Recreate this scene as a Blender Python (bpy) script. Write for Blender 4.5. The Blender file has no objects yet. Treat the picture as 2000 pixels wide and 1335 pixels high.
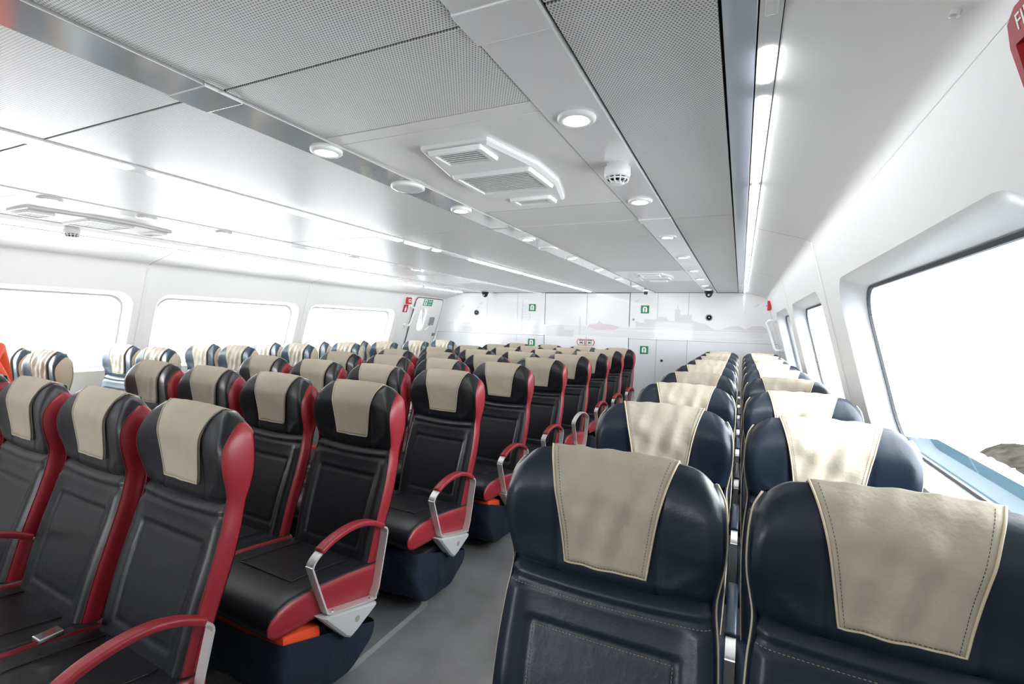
import bpy, bmesh, math, random
import numpy as np
from mathutils import Vector, Matrix

random.seed(7)
SC = bpy.context.scene
COL = SC.collection

# ------------------------------------------------------------------ camera
CAM_Z = 1.45
F_PX, YAW, PITCH, ROLL = 952.13, 0.4385, 0.0342, 0.0308
cam_data = bpy.data.cameras.new('camera')
cam_data.sensor_width = 36.0
cam_data.lens = F_PX / 2000.0 * 36.0
cam_data.clip_start = 0.02
cam = bpy.data.objects.new('camera', cam_data)
COL.objects.link(cam)
fw = Vector((-math.sin(YAW), math.cos(YAW), 0)); rt = Vector((math.cos(YAW), math.sin(YAW), 0)); up = Vector((0, 0, 1))
f2 = math.cos(PITCH) * fw - math.sin(PITCH) * up
u2 = math.cos(PITCH) * up + math.sin(PITCH) * fw
r3 = math.cos(ROLL) * rt + math.sin(ROLL) * u2
u3 = math.cos(ROLL) * u2 - math.sin(ROLL) * rt
M = Matrix.Identity(4)
for i in range(3):
    M[i][0], M[i][1], M[i][2] = r3[i], u3[i], -f2[i]
M[2][3] = CAM_Z
cam.matrix_world = M
SC.camera = cam

# ------------------------------------------------------------------ sky and exposure
world = bpy.data.worlds.new('world'); SC.world = world
world.use_nodes = True
bg = world.node_tree.nodes['Background']
bg.inputs[0].default_value = (0.94, 0.97, 1.0, 1)
bg.inputs[1].default_value = 7.0
SC.view_settings.view_transform = 'Standard'
SC.view_settings.look = 'None'
SC.view_settings.gamma = 1
SC.view_settings.use_curve_mapping = False
SC.view_settings.exposure = 1.0
SC.cycles.use_denoising = True
SC.cycles.max_bounces = 8
SC.cycles.diffuse_bounces = 5
SC.cycles.glossy_bounces = 3
SC.cycles.use_adaptive_sampling = True
SC.cycles.adaptive_threshold = 0.03
SC.cycles.transparent_max_bounces = 12
SC.cycles.sample_clamp_indirect = 6.0

# ------------------------------------------------------------------ materials
MAT = {}
def mat(name, col, rough=0.5, metal=0.0, spec=0.5, bump=None, emit=None, coat=0.0, var=None):
    m = bpy.data.materials.new(name); m.use_nodes = True
    nt = m.node_tree; b = nt.nodes['Principled BSDF']
    b.inputs['Base Color'].default_value = (*col, 1)
    b.inputs['Roughness'].default_value = rough
    b.inputs['Metallic'].default_value = metal
    b.inputs['Specular IOR Level'].default_value = spec
    b.inputs['Coat Weight'].default_value = coat
    if emit:
        b.inputs['Emission Color'].default_value = (*emit[0], 1)
        b.inputs['Emission Strength'].default_value = emit[1]
    tc = nt.nodes.new('ShaderNodeTexCoord')
    if bump:
        acc = None
        for scale, strength, dist in bump:
            n = nt.nodes.new('ShaderNodeTexNoise'); n.inputs['Scale'].default_value = scale
            n.inputs['Detail'].default_value = 4
            nt.links.new(tc.outputs['Object'], n.inputs['Vector'])
            bp = nt.nodes.new('ShaderNodeBump'); bp.inputs['Strength'].default_value = strength
            bp.inputs['Distance'].default_value = dist
            nt.links.new(n.outputs['Fac'], bp.inputs['Height'])
            if acc: nt.links.new(acc.outputs['Normal'], bp.inputs['Normal'])
            acc = bp
        nt.links.new(acc.outputs['Normal'], b.inputs['Normal'])
    if var:
        scale, amt = var
        n = nt.nodes.new('ShaderNodeTexNoise'); n.inputs['Scale'].default_value = scale; n.inputs['Detail'].default_value = 6
        nt.links.new(tc.outputs['Object'], n.inputs['Vector'])
        mr = nt.nodes.new('ShaderNodeMapRange')
        mr.inputs['From Min'].default_value = 0.3; mr.inputs['From Max'].default_value = 0.7
        mr.inputs['To Min'].default_value = 1 - amt; mr.inputs['To Max'].default_value = 1 + amt
        nt.links.new(n.outputs['Fac'], mr.inputs['Value'])
        mx = nt.nodes.new('ShaderNodeMix'); mx.data_type = 'RGBA'; mx.blend_type = 'MULTIPLY'
        mx.inputs['Factor'].default_value = 1.0
        mx.inputs['A'].default_value = (*col, 1)
        cmb = nt.nodes.new('ShaderNodeCombineColor')
        for k in range(3): nt.links.new(mr.outputs['Result'], cmb.inputs[k])
        nt.links.new(cmb.outputs['Color'], mx.inputs['B'])
        nt.links.new(mx.outputs['Result'], b.inputs['Base Color'])
    MAT[name] = m
    return m

LEATHER = [(420, 0.10, 0.002), (30, 0.10, 0.01)]
mat('black_leather', (0.009, 0.010, 0.0125), 0.36, bump=LEATHER, spec=0.5)
mat('navy_leather', (0.0075, 0.015, 0.028), 0.34, bump=LEATHER, spec=0.5)
mat('steel_blue_leather', (0.026, 0.052, 0.080), 0.36, bump=LEATHER, spec=0.5)
mat('red_leather', (0.300, 0.020, 0.030), 0.38, bump=LEATHER)
mat('cream_leather', (0.62, 0.54, 0.41), 0.5, bump=LEATHER)
mat('beige_cover', (0.47, 0.42, 0.33), 0.55, bump=[(500, 0.08, 0.002), (14, 0.35, 0.02)], var=(9, 0.06))
mat('beige_cloth', (0.46, 0.40, 0.31), 0.75, bump=[(700, 0.12, 0.002), (12, 0.15, 0.015)], var=(7, 0.06))
mat('cream_piping', (0.66, 0.56, 0.40), 0.5)
mat('red_thread', (0.16, 0.012, 0.02), 0.5)
mat('thread_cream', (0.42, 0.36, 0.27), 0.7)
mat('thread_dark', (0.05, 0.05, 0.055), 0.6)
mat('shell_plastic', (0.045, 0.05, 0.06), 0.5)
mat('aluminium', (0.80, 0.79, 0.77), 0.40, metal=0.55)
mat('chrome', (0.85, 0.85, 0.86), 0.12, metal=1.0)
mat('grey_plastic', (0.52, 0.53, 0.53), 0.45)
mat('steel_frame', (0.03, 0.03, 0.033), 0.5, metal=0.3)
mat('navy_fabric', (0.005, 0.011, 0.030), 0.85, bump=[(350, 0.25, 0.002), (9, 0.5, 0.03)])
mat('orange_fabric', (0.85, 0.075, 0.015), 0.75, bump=[(12, 0.4, 0.02)])
mat('wall_white', (0.86, 0.855, 0.84), 0.42, bump=[(3, 0.04, 0.02)])
mat('slope_white', (0.74, 0.735, 0.72), 0.4)
mat('bulkhead_white', (0.90, 0.90, 0.905), 0.2, coat=0.3)
mat('bulkhead_lower', (0.80, 0.81, 0.83), 0.25, coat=0.2)
mat('print_grey', (0.74, 0.73, 0.75), 0.25, coat=0.3)
mat('print_pale', (0.83, 0.82, 0.84), 0.25, coat=0.3)
mat('print_pink', (0.75, 0.67, 0.69), 0.25, coat=0.3)
mat('print_white', (0.90, 0.90, 0.90), 0.25, coat=0.3)
mat('dark_gap', (0.02, 0.02, 0.022), 0.7)
mat('ceiling_void', (0.03, 0.03, 0.032), 0.8)
mat('panel_plain', (0.88, 0.875, 0.86), 0.28, coat=0.3)
mat('channel_gloss', (0.88, 0.88, 0.875), 0.14, metal=0.0, spec=0.6, coat=0.3)
mat('channel_mirror', (0.86, 0.86, 0.845), 0.12, metal=0.65, coat=0.2)
mat('strip_gloss', (0.60, 0.66, 0.76), 0.15, metal=0.1, coat=0.3)
mat('white_plastic', (0.85, 0.85, 0.84), 0.35)
mat('fitting_grey', (0.30, 0.295, 0.29), 0.6)  # plain grey of locks, hinges, speaker rings and cap buttons
mat('grille_dark', (0.10, 0.10, 0.10), 0.7)
mat('lens_glow', (1, 1, 1), 0.3, emit=((1.0, 0.95, 0.85), 20.0))
mat('led_glow', (1, 1, 1), 0.3, emit=((0.95, 0.97, 1.0), 13.0))
mat('black_plastic', (0.012, 0.012, 0.014), 0.25)
mat('smoked_dome', (0.03, 0.028, 0.026), 0.08)
mat('sign_green', (0.0, 0.23, 0.085), 0.4)
mat('sign_white', (0.9, 0.9, 0.9), 0.4)
mat('sign_red', (0.55, 0.015, 0.025), 0.4)
mat('fire_red', (0.36, 0.006, 0.016), 0.45, spec=0.3)
mat('gasket', (0.035, 0.04, 0.05), 0.6)
mat('window_frame', (0.82, 0.83, 0.84), 0.3)
mat('floor_vinyl', (0.20, 0.20, 0.205), 0.42, bump=[(260, 0.15, 0.002)], var=(5, 0.18))
mat('hatch_vinyl', (0.15, 0.155, 0.16), 0.35, var=(6, 0.15))
mat('hatch_edge', (0.34, 0.34, 0.34), 0.3)
mat('skin', (0.55, 0.33, 0.24), 0.5)
mat('hair', (0.05, 0.03, 0.02), 0.6)
mat('navy_trousers', (0.01, 0.014, 0.03), 0.8)
mat('quay_concrete', (0.024, 0.040, 0.050), 0.9, spec=0.0, var=(0.8, 0.1))
mat('gravel', (0.03, 0.027, 0.023), 0.9, spec=0.0, var=(3, 0.5))
mat('hull_paint', (0.30, 0.36, 0.40), 0.5)

def speckle_floor():
    m = MAT['floor_vinyl']; nt = m.node_tree; b = nt.nodes['Principled BSDF']
    tc = nt.nodes.new('ShaderNodeTexCoord')
    n = nt.nodes.new('ShaderNodeTexNoise'); n.inputs['Scale'].default_value = 450; n.inputs['Detail'].default_value = 2
    nt.links.new(tc.outputs['Object'], n.inputs['Vector'])
    mr = nt.nodes.new('ShaderNodeMapRange'); mr.inputs['From Min'].default_value = 0.35; mr.inputs['From Max'].default_value = 0.65
    mr.inputs['To Min'].default_value = 0.8; mr.inputs['To Max'].default_value = 1.25
    nt.links.new(n.outputs['Fac'], mr.inputs['Value'])
    old = b.inputs['Base Color'].links[0].from_socket
    vm = nt.nodes.new('ShaderNodeVectorMath'); vm.operation = 'SCALE'
    nt.links.new(old, vm.inputs[0]); nt.links.new(mr.outputs['Result'], vm.inputs['Scale'])
    nt.links.new(vm.outputs[0], b.inputs['Base Color'])
speckle_floor()

def perforated():
    m = mat('panel_perforated', (0.72, 0.715, 0.695), 0.42, coat=0.16)
    m.node_tree.nodes['Principled BSDF'].inputs['Coat Roughness'].default_value = 0.28
    nt = m.node_tree; b = nt.nodes['Principled BSDF']
    tc = nt.nodes.new('ShaderNodeTexCoord'); sp = nt.nodes.new('ShaderNodeSeparateXYZ')
    nt.links.new(tc.outputs['Object'], sp.inputs[0])
    P = 0.0078
    def mth(op, a, bb=None):
        n = nt.nodes.new('ShaderNodeMath'); n.operation = op
        for k, v in enumerate((a, bb)):
            if v is None: continue
            if isinstance(v, (int, float)): n.inputs[k].default_value = v
            else: nt.links.new(v, n.inputs[k])
        return n.outputs[0]
    def lattice(off):
        px, py = P, P * 1.732
        fx = mth('SUBTRACT', mth('FRACT', mth('ADD', mth('DIVIDE', sp.outputs['X'], px), 50.0 + off)), 0.5)
        fy = mth('SUBTRACT', mth('FRACT', mth('ADD', mth('DIVIDE', sp.outputs['Y'], py), 50.0 + off)), 0.5)
        fx = mth('MULTIPLY', fx, px); fy = mth('MULTIPLY', fy, py)
        return mth('SQRT', mth('ADD', mth('MULTIPLY', fx, fx), mth('MULTIPLY', fy, fy)))
    d = mth('MINIMUM', lattice(0.0), lattice(0.5))
    hole = mth('LESS_THAN', d, P * 0.26)
    mx = nt.nodes.new('ShaderNodeMix'); mx.data_type = 'RGBA'
    mx.inputs['A'].default_value = (0.88, 0.875, 0.86, 1); mx.inputs['B'].default_value = (0.22, 0.22, 0.225, 1)
    nt.links.new(hole, mx.inputs['Factor'])
    nt.links.new(mx.outputs['Result'], b.inputs['Base Color'])
perforated()

def glass_mat():
    m = bpy.data.materials.new('window_glass'); m.use_nodes = True; nt = m.node_tree
    for n in list(nt.nodes): nt.nodes.remove(n)
    out = nt.nodes.new('ShaderNodeOutputMaterial')
    tr = nt.nodes.new('ShaderNodeBsdfTransparent'); tr.inputs[0].default_value = (0.95, 0.97, 0.97, 1)
    gl = nt.nodes.new('ShaderNodeBsdfGlossy'); gl.inputs['Roughness'].default_value = 0.02
    lw = nt.nodes.new('ShaderNodeLayerWeight'); lw.inputs['Blend'].default_value = 0.5
    pw = nt.nodes.new('ShaderNodeMath'); pw.operation = 'POWER'; pw.inputs[1].default_value = 5.0
    fr = nt.nodes.new('ShaderNodeMapRange'); fr.inputs['To Min'].default_value = 0.05; fr.inputs['To Max'].default_value = 0.85
    nt.links.new(lw.outputs['Facing'], pw.inputs[0]); nt.links.new(pw.outputs[0], fr.inputs['Value'])
    mx = nt.nodes.new('ShaderNodeMixShader')
    nt.links.new(fr.outputs['Result'], mx.inputs[0]); nt.links.new(tr.outputs[0], mx.inputs[1]); nt.links.new(gl.outputs[0], mx.inputs[2])
    nt.links.new(mx.outputs[0], out.inputs[0])
    MAT['window_glass'] = m
glass_mat()

# ------------------------------------------------------------------ helpers
def mesh(name, verts, faces, smooth=False, recalc=False):
    me = bpy.data.meshes.new(name)
    me.from_pydata([tuple(map(float, v)) for v in verts], [], faces)
    if recalc:
        bm = bmesh.new(); bm.from_mesh(me)
        bmesh.ops.remove_doubles(bm, verts=bm.verts, dist=1e-5)
        bmesh.ops.recalc_face_normals(bm, faces=bm.faces); bm.to_mesh(me); bm.free()
    if smooth:
        me.polygons.foreach_set('use_smooth', [True] * len(me.polygons))
    me.update()
    return me

def obj(name, me, material, parent=None, loc=None, **props):
    if isinstance(material, str): material = MAT[material]
    if me is not None and material is not None and not me.materials: me.materials.append(material)
    o = bpy.data.objects.new(name, me); COL.objects.link(o)
    if parent is not None: o.parent = parent
    if loc is not None: o.location = loc
    for k, v in props.items(): o[k] = v
    return o

def thing(name, label, cat, loc=(0, 0, 0), group=None, rz=0.0):
    o = obj(name, None, None, loc=loc, label=label, category=cat)
    o.empty_display_size = 0.1
    o.rotation_euler = (0, 0, rz)
    if group: o['group'] = group
    return o

def struct(name, me, material, parent=None):
    o = obj(name, me, material, parent)
    if parent is None: o['kind'] = 'structure'
    return o

class MB:
    def __init__(s): s.v = []; s.f = []
    def add(s, v, f):
        n = len(s.v); s.v += [tuple(p) for p in v]; s.f += [tuple(i + n for i in q) for q in f]; return s
    def box(s, x0, x1, y0, y1, z0, z1):
        v = [(x, y, z) for z in (z0, z1) for y in (y0, y1) for x in (x0, x1)]
        return s.add(v, [(0, 2, 3, 1), (4, 5, 7, 6), (0, 1, 5, 4), (2, 6, 7, 3), (0, 4, 6, 2), (1, 3, 7, 5)])
    def bbox(s, x0, x1, y0, y1, z0, z1, b):
        """box with chamfered edges"""
        bm = bmesh.new()
        bmesh.ops.create_cube(bm, size=1)
        for q in bm.verts:
            q.co = Vector(((x0 + x1) / 2 + q.co.x * (x1 - x0), (y0 + y1) / 2 + q.co.y * (y1 - y0), (z0 + z1) / 2 + q.co.z * (z1 - z0)))
        bmesh.ops.bevel(bm, geom=list(bm.edges), offset=b, segments=2, affect='EDGES', profile=0.6)
        bm.verts.ensure_lookup_table()
        s.add([q.co[:] for q in bm.verts], [tuple(q.index for q in f.verts) for f in bm.faces]); bm.free()
        return s
    def prism(s, pts, axis, a, b):
        """polygon pts (2D) extruded along axis between a and b"""
        n = len(pts)
        def P(p, t):
            return {'x': (t, p[0], p[1]), 'y': (p[0], t, p[1]), 'z': (p[0], p[1], t)}[axis]
        v = [P(p, a) for p in pts] + [P(p, b) for p in pts]
        f = [tuple(range(n))[::-1], tuple(range(n, 2 * n))] + [(i, (i + 1) % n, n + (i + 1) % n, n + i) for i in range(n)]
        return s.add(v, f)
    def grid(s, P):
        """P: rows of points"""
        R, C = len(P), len(P[0])
        return s.add([p for r in P for p in r], [(i * C + j, i * C + j + 1, (i + 1) * C + j + 1, (i + 1) * C + j) for i in range(R - 1) for j in range(C - 1)])
    def tube(s, path, r, n=8, closed=False):
        path = [Vector(p) for p in path]; N = len(path); rings = []
        ref = None
        for i, p in enumerate(path):
            a = path[(i - 1) % N] if (closed or i > 0) else p
            b = path[(i + 1) % N] if (closed or i < N - 1) else p
            t = (b - a).normalized()
            if ref is None:
                ref = t.orthogonal().normalized()
            ref = (ref - t * ref.dot(t)).normalized()
            bn = t.cross(ref)
            rr = r[i] if isinstance(r, (list, tuple)) else r
            rings.append([tuple(p + rr * (math.cos(2 * math.pi * k / n) * ref + math.sin(2 * math.pi * k / n) * bn)) for k in range(n)])
        v = [q for ring in rings for q in ring]; f = []
        for i in range(N if closed else N - 1):
            j = (i + 1) % N
            for k in range(n):
                f.append((i * n + k, i * n + (k + 1) % n, j * n + (k + 1) % n, j * n + k))
        if not closed: f += [tuple(range(n))[::-1], tuple((N - 1) * n + k for k in range(n))]
        return s.add(v, f)
    def lathe(s, prof, n=24, c=(0, 0, 0), axis='z', cap=True):
        v = []; f = []
        for r, h in prof:
            for k in range(n):
                a = 2 * math.pi * k / n; x, y = r * math.cos(a), r * math.sin(a)
                v.append({'z': (c[0] + x, c[1] + y, c[2] + h), 'y': (c[0] + x, c[1] + h, c[2] + y), 'x': (c[0] + h, c[1] + x, c[2] + y)}[axis])
        for i in range(len(prof) - 1):
            for k in range(n): f.append((i * n + k, i * n + (k + 1) % n, (i + 1) * n + (k + 1) % n, (i + 1) * n + k))
        if cap: f += [tuple(range(n))[::-1], tuple((len(prof) - 1) * n + k for k in range(n))]
        return s.add(v, f)
    def mesh(s, name, smooth=False, recalc=True): return mesh(name, s.v, s.f, smooth, recalc)

def smooth_by_angle(me, deg=35):
    bm = bmesh.new(); bm.from_mesh(me)
    for f in bm.faces: f.smooth = True
    for e in bm.edges:
        if len(e.link_faces) == 2 and e.calc_face_angle(0) > math.radians(deg): e.smooth = False
    bm.to_mesh(me); bm.free(); return me

def crom(xs, ys):
    """smooth interpolation through the points (Hermite with finite differences)"""
    xs = np.array(xs, float); ys = np.array(ys, float)
    d = np.gradient(ys, xs)
    def f(x):
        x = min(max(x, xs[0]), xs[-1]); i = min(int(np.searchsorted(xs, x, 'right')) - 1, len(xs) - 2)
        h = xs[i + 1] - xs[i]; t = (x - xs[i]) / h
        return float(ys[i] * (2 * t ** 3 - 3 * t * t + 1) + d[i] * h * (t ** 3 - 2 * t * t + t) + ys[i + 1] * (3 * t * t - 2 * t ** 3) + d[i + 1] * h * (t ** 3 - t * t))
    return f

def rrect(a0, a1, b0, b1, r, n=6):
    pts = []
    for cx, cy, st in ((a1 - r, b1 - r, 0), (a0 + r, b1 - r, 90), (a0 + r, b0 + r, 180), (a1 - r, b0 + r, 270)):
        for k in range(n + 1):
            a = math.radians(st + 90 * k / n); pts.append((cx + r * math.cos(a), cy + r * math.sin(a)))
    return pts

def sheet_with_holes(outer, holes, P, uvs=None):
    """flat sheet with holes; P maps 2D to 3D"""
    bm = bmesh.new(); edges = []
    for loop in [outer] + holes:
        vs = [bm.verts.new(P(*p)) for p in loop]
        edges += [bm.edges.new((vs[i], vs[(i + 1) % len(vs)])) for i in range(len(vs))]
    bmesh.ops.triangle_fill(bm, use_beauty=True, edges=edges)
    bm.verts.ensure_lookup_table()
    v = [q.co[:] for q in bm.verts]; f = [tuple(q.index for q in g.verts) for g in bm.faces]; bm.free()
    return v, f

ORD = ['first', 'second', 'third', 'fourth', 'fifth', 'sixth', 'seventh', 'eighth', 'ninth', 'tenth']

# ------------------------------------------------------------------ the room
Y0, YB = -3.0, 8.26
ZC = 2.06
def XR(z): return 0.335 + 0.255 * (1.965 - z)          # right wall, leaning out towards the floor
def XL(z): return -5.36 - 0.30 * (1.935 - z)          # left wall
ZR, ZL, ZLOW = 1.965, 1.935, 0.5

floor_me = MB().box(-6.0, 0.95, Y0 - 0.1, YB + 0.1, -0.08, 0.0).mesh('floor')
floor = struct('floor', floor_me, 'floor_vinyl')
hr_out = rrect(-2.05, -1.395, 1.45, 2.12, 0.09); hr_in = rrect(-2.03, -1.425, 1.48, 2.09, 0.07)
v, f = sheet_with_holes(hr_out, [hr_in], lambda a, b: (a, b, 0.003))
struct('hatch_edge', mesh('hatch_edge', v, f), 'hatch_edge', floor)
v, f = sheet_with_holes(hr_in, [], lambda a, b: (a, b, 0.0025))
struct('floor_hatch', mesh('floor_hatch', v, f), 'hatch_vinyl', floor)

WIN_Z = (0.93, 1.695)
right_wins = [(1.0, 2.80), (3.36, 5.10), (5.52, 7.25)]
left_wins = [(0.85, 2.79), (3.0, 4.80), (4.97, 6.83)]
right_seams = [0.78, 3.17, 5.32]; left_seams = [0.62, 2.87, 4.88, 6.97]
win_count = [0]

def side_wall(name, X, ztop, wins, sgn, ww, radius, holes_extra=()):
    P = lambda y, z: (X(z), y, z)
    outer = [(Y0, ZLOW), (YB, ZLOW), (YB, ztop), (Y0, ztop)]
    holes = [rrect(a, b, ww[0], ww[1], radius) for a, b in wins] + [h for h in holes_extra]
    v, f = sheet_with_holes(outer, holes, P)
    mb = MB().add(v, f)
    xl = X(ZLOW)
    mb.add([(xl, Y0, ZLOW), (xl, YB, ZLOW), (xl + sgn * 0.05, YB, 0), (xl + sgn * 0.05, Y0, 0)], [(0, 1, 2, 3)])
    wall = struct(name, mb.mesh(name), 'wall_white')
    for a, b in wins:
        win_count[0] += 1
        D = 0.10
        l0 = rrect(a, b, ww[0], ww[1], radius)
        l1 = rrect(a + 0.012, b - 0.012, ww[0] + 0.012, ww[1] - 0.012, radius)
        l2 = rrect(a + 0.05, b - 0.05, ww[0] + 0.035, ww[1] - 0.045, radius - 0.01)
        l3 = rrect(a + 0.062, b - 0.062, ww[0] + 0.047, ww[1] - 0.057, radius - 0.015)
        n = len(l0)
        rings = [[(X(z) , y, z) for y, z in l0], [(X(z) + sgn * 0.012, y, z) for y, z in l1],
                 [(X(z) + sgn * D, y, z) for y, z in l2]]
        mb = MB().add([p for r in rings for p in r], [(i * n + k, i * n + (k + 1) % n, (i + 1) * n + (k + 1) % n, (i + 1) * n + k) for i in range(2) for k in range(n)])
        me = smooth_by_angle(mb.mesh('window_reveal'), 50)
        w = struct('window_%d' % win_count[0], me, 'window_frame')
        rings = [[(X(z) + sgn * D, y, z) for y, z in l2], [(X(z) + sgn * (D - 0.012), y, z) for y, z in l2],
                 [(X(z) + sgn * (D - 0.012), y, z) for y, z in l3], [(X(z) + sgn * D, y, z) for y, z in l3]]
        mb = MB().add([p for r in rings for p in r], [(i * n + k, i * n + (k + 1) % n, (i + 1) * n + (k + 1) % n, (i + 1) * n + k) for i in range(3) for k in range(n)])
        struct('gasket', mb.mesh('gasket'), 'gasket' if sgn > 0 else 'window_frame', w)  # left gaskets coloured pale, as if washed out by window glare
        v, f = sheet_with_holes(l3, [], lambda y, z: (X(z) + sgn * (D - 0.003), y, z))
        struct('pane', mesh('pane', v, f), 'window_glass', w)
        # sky portal in the opening
        ld = bpy.data.lights.new('window_portal', 'AREA'); ld.shape = 'RECTANGLE'
        ld.size = b - a; ld.size_y = (ww[1] - ww[0]) * 1.05; ld.cycles.is_portal = True
        lo = bpy.data.objects.new('window_portal', ld); COL.objects.link(lo)
        zc = (ww[0] + ww[1]) / 2
        slope = (X(ww[1]) - X(ww[0])) / (ww[1] - ww[0])
        up_ = Vector((slope, 0, 1)).normalized(); along = Vector((0, 1, 0))
        nrm = along.cross(up_)          # points to +x
        if nrm.x * sgn < 0: nrm = -nrm
        # the light shines along its local -Z: local Z points outward
        xx = along if along.cross(up_).dot(nrm) > 0 else -along
        mm = Matrix.Identity(4)
        for i in range(3): mm[i][0], mm[i][1], mm[i][2] = xx[i], up_[i], nrm[i]
        c = Vector((X(zc) + sgn * (D + 0.03), (a + b) / 2, zc)); mm[0][3], mm[1][3], mm[2][3] = c
        lo.matrix_world = mm
    return wall

door_hole = rrect(7.50, 7.70, 1.30, 1.72, 0.09)
wall_right = side_wall('wall_right', XR, ZR, right_wins, 1, (0.93, 1.715), 0.17)
wall_left = side_wall('wall_left', XL, ZL, left_wins, -1, (0.88, 1.665), 0.14, [door_hole])

# seams with little screws on the walls
n = 0
def seam_strip(X, ztop, sgn, y, w=0.006):
    mb = MB(); zz = [ZLOW, 1.0, 1.5, ztop]
    mb.grid([[(X(z) - sgn * 0.004, y - w, z) for z in zz], [(X(z) - sgn * 0.007, y, z) for z in zz], [(X(z) - sgn * 0.004, y + w, z) for z in zz]])
    return mb
for y in right_seams: n += 1; struct('trim_%d' % n, seam_strip(XR, ZR, 1, y).mesh('trim'), 'panel_plain')
for y in left_seams: n += 1; struct('trim_%d' % n, seam_strip(XL, ZL, -1, y, 0.012).mesh('trim'), 'panel_plain')

# ---------------------------------------------------------------- ceiling: dark void with panels, channels and slopes hung below it
ceil = struct('ceiling', MB().box(-4.95, 0.06, Y0, YB + 0.05, ZC + 0.02, ZC + 0.06).mesh('ceiling'), 'ceiling_void')
def panel(name, x0, x1, y0, y1, m, g=0.004, z=ZC, t=0.014):
    return struct(name, MB().bbox(x0 + g, x1 - g, y0 + g, y1 - g, z, z + t, 0.002).mesh(name), m, ceil)
YS = [Y0, -1.05, 0.875, 2.80, 4.72, 6.62, YB]
for (x0, x1) in ((-0.368, -0.062), (-2.285, -1.458), (-3.312, -2.375), (-4.80, -4.455)):
    for a, b in zip(YS, YS[1:]): panel('ceiling_panel', x0, x1, a, b, 'panel_perforated')
for (x0, x1) in ((-1.298, -0.543), (-4.272, -3.478)):
    for a, b in ((Y0, -1.05), (-1.05, 0.875), (0.875, 1.235), (2.36, 2.775), (2.775, 4.72), (4.72, 5.25), (6.35, YB)):
        panel('ceiling_panel', x0, x1, a, b, 'panel_perforated')
    for a, b in ((1.235, 1.30), (1.30, 2.33), (2.33, 2.36), (5.25, 6.35)): panel('plain_panel', x0, x1, a, b, 'panel_plain', 0.0015)
for (x0, x1, m) in ((-0.54, -0.371, 'channel_gloss'), (-1.455, -1.301, 'channel_mirror'), (-3.475, -3.315, 'channel_gloss'), (-4.452, -4.275, 'channel_gloss')):
    for a, b in zip([Y0, -1.1, 0.885, 2.80, 4.72, 6.62], [-1.1, 0.885, 2.80, 4.72, 6.62, YB]):
        panel('channel', x0, x1, a, b, m, 0.0015, ZC - 0.006, 0.02)
    panel('channel_cover', x0 - 0.002, x1 + 0.002, 0.825, 0.935, m, 0.0, ZC - 0.010, 0.012)
    panel('channel_cover', x0 - 0.002, x1 + 0.002, 2.75, 2.85, m, 0.0, ZC - 0.010, 0.012)
panel('strip_channel', -0.060, 0.004, Y0, YB, 'strip_gloss', 0.001, ZC - 0.004, 0.016)
panel('strip_channel', -4.87, -4.802, Y0, YB, 'strip_gloss', 0.001, ZC - 0.004, 0.016)

# sloping side panels with a rounded corner into the wall
def slope(name, x0, x1, z1, X, sgn, seams):
    ys = [Y0] + seams + [YB]
    for a, b in zip(ys, ys[1:]):
        prof = [(x0, ZC + 0.003)]
        for t in np.linspace(0, 1, 8)[:-1]:
            prof.append((x0 + (x1 - sgn * 0.028 - x0) * t, ZC - 0.004 - (ZC - 0.004 - z1 - 0.014) * t))
        # rounded corner
        pA = Vector((x1 - sgn * 0.028, z1 + 0.014)); pB = Vector((X(z1 + 0.004) - sgn * 0.0008, z1 + 0.004)); pC = Vector((X(z1 - 0.035) - sgn * 0.0008, z1 - 0.035))
        for t in np.linspace(0, 1, 8):
            q = pA * (1 - t) ** 2 + pB * 2 * t * (1 - t) + pC * t * t
            prof.append((q.x, q.y))
        gmb = MB().grid([[(x, a + 0.002, z) for x, z in prof], [(x, b - 0.002, z) for x, z in prof]])
        struct(name, smooth_by_angle(gmb.mesh(name), 40), 'wall_white', ceil)
        top = [(x, z + 0.03) for x, z in prof]
slope('slope_panel', 0.048, 0.335, ZR, XR, 1, [-1.0, 1.0 - 0.21, 3.17, 5.32])
slope('slope_panel', -4.93, -5.36, ZL, XL, -1, [-1.0, 0.62, 2.87, 4.88, 6.97])
# outer skin that closes the roof above the slopes
struct('roof_skin', MB().add([(0.02, Y0, ZC + 0.04), (0.02, YB, ZC + 0.04), (0.36, YB, ZR + 0.06), (0.36, Y0, ZR + 0.06), (0.38, YB, ZR - 0.06), (0.38, Y0, ZR - 0.06)], [(0, 1, 2, 3), (3, 2, 4, 5)]).mesh('roof_skin'), 'ceiling_void', ceil)
struct('roof_skin', MB().add([(-4.9, Y0, ZC + 0.04), (-4.9, YB, ZC + 0.04), (-5.39, YB, ZL + 0.06), (-5.39, Y0, ZL + 0.06), (-5.41, YB, ZL - 0.06), (-5.41, Y0, ZL - 0.06)], [(0, 1, 2, 3), (3, 2, 4, 5)]).mesh('roof_skin'), 'ceiling_void', ceil)

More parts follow.
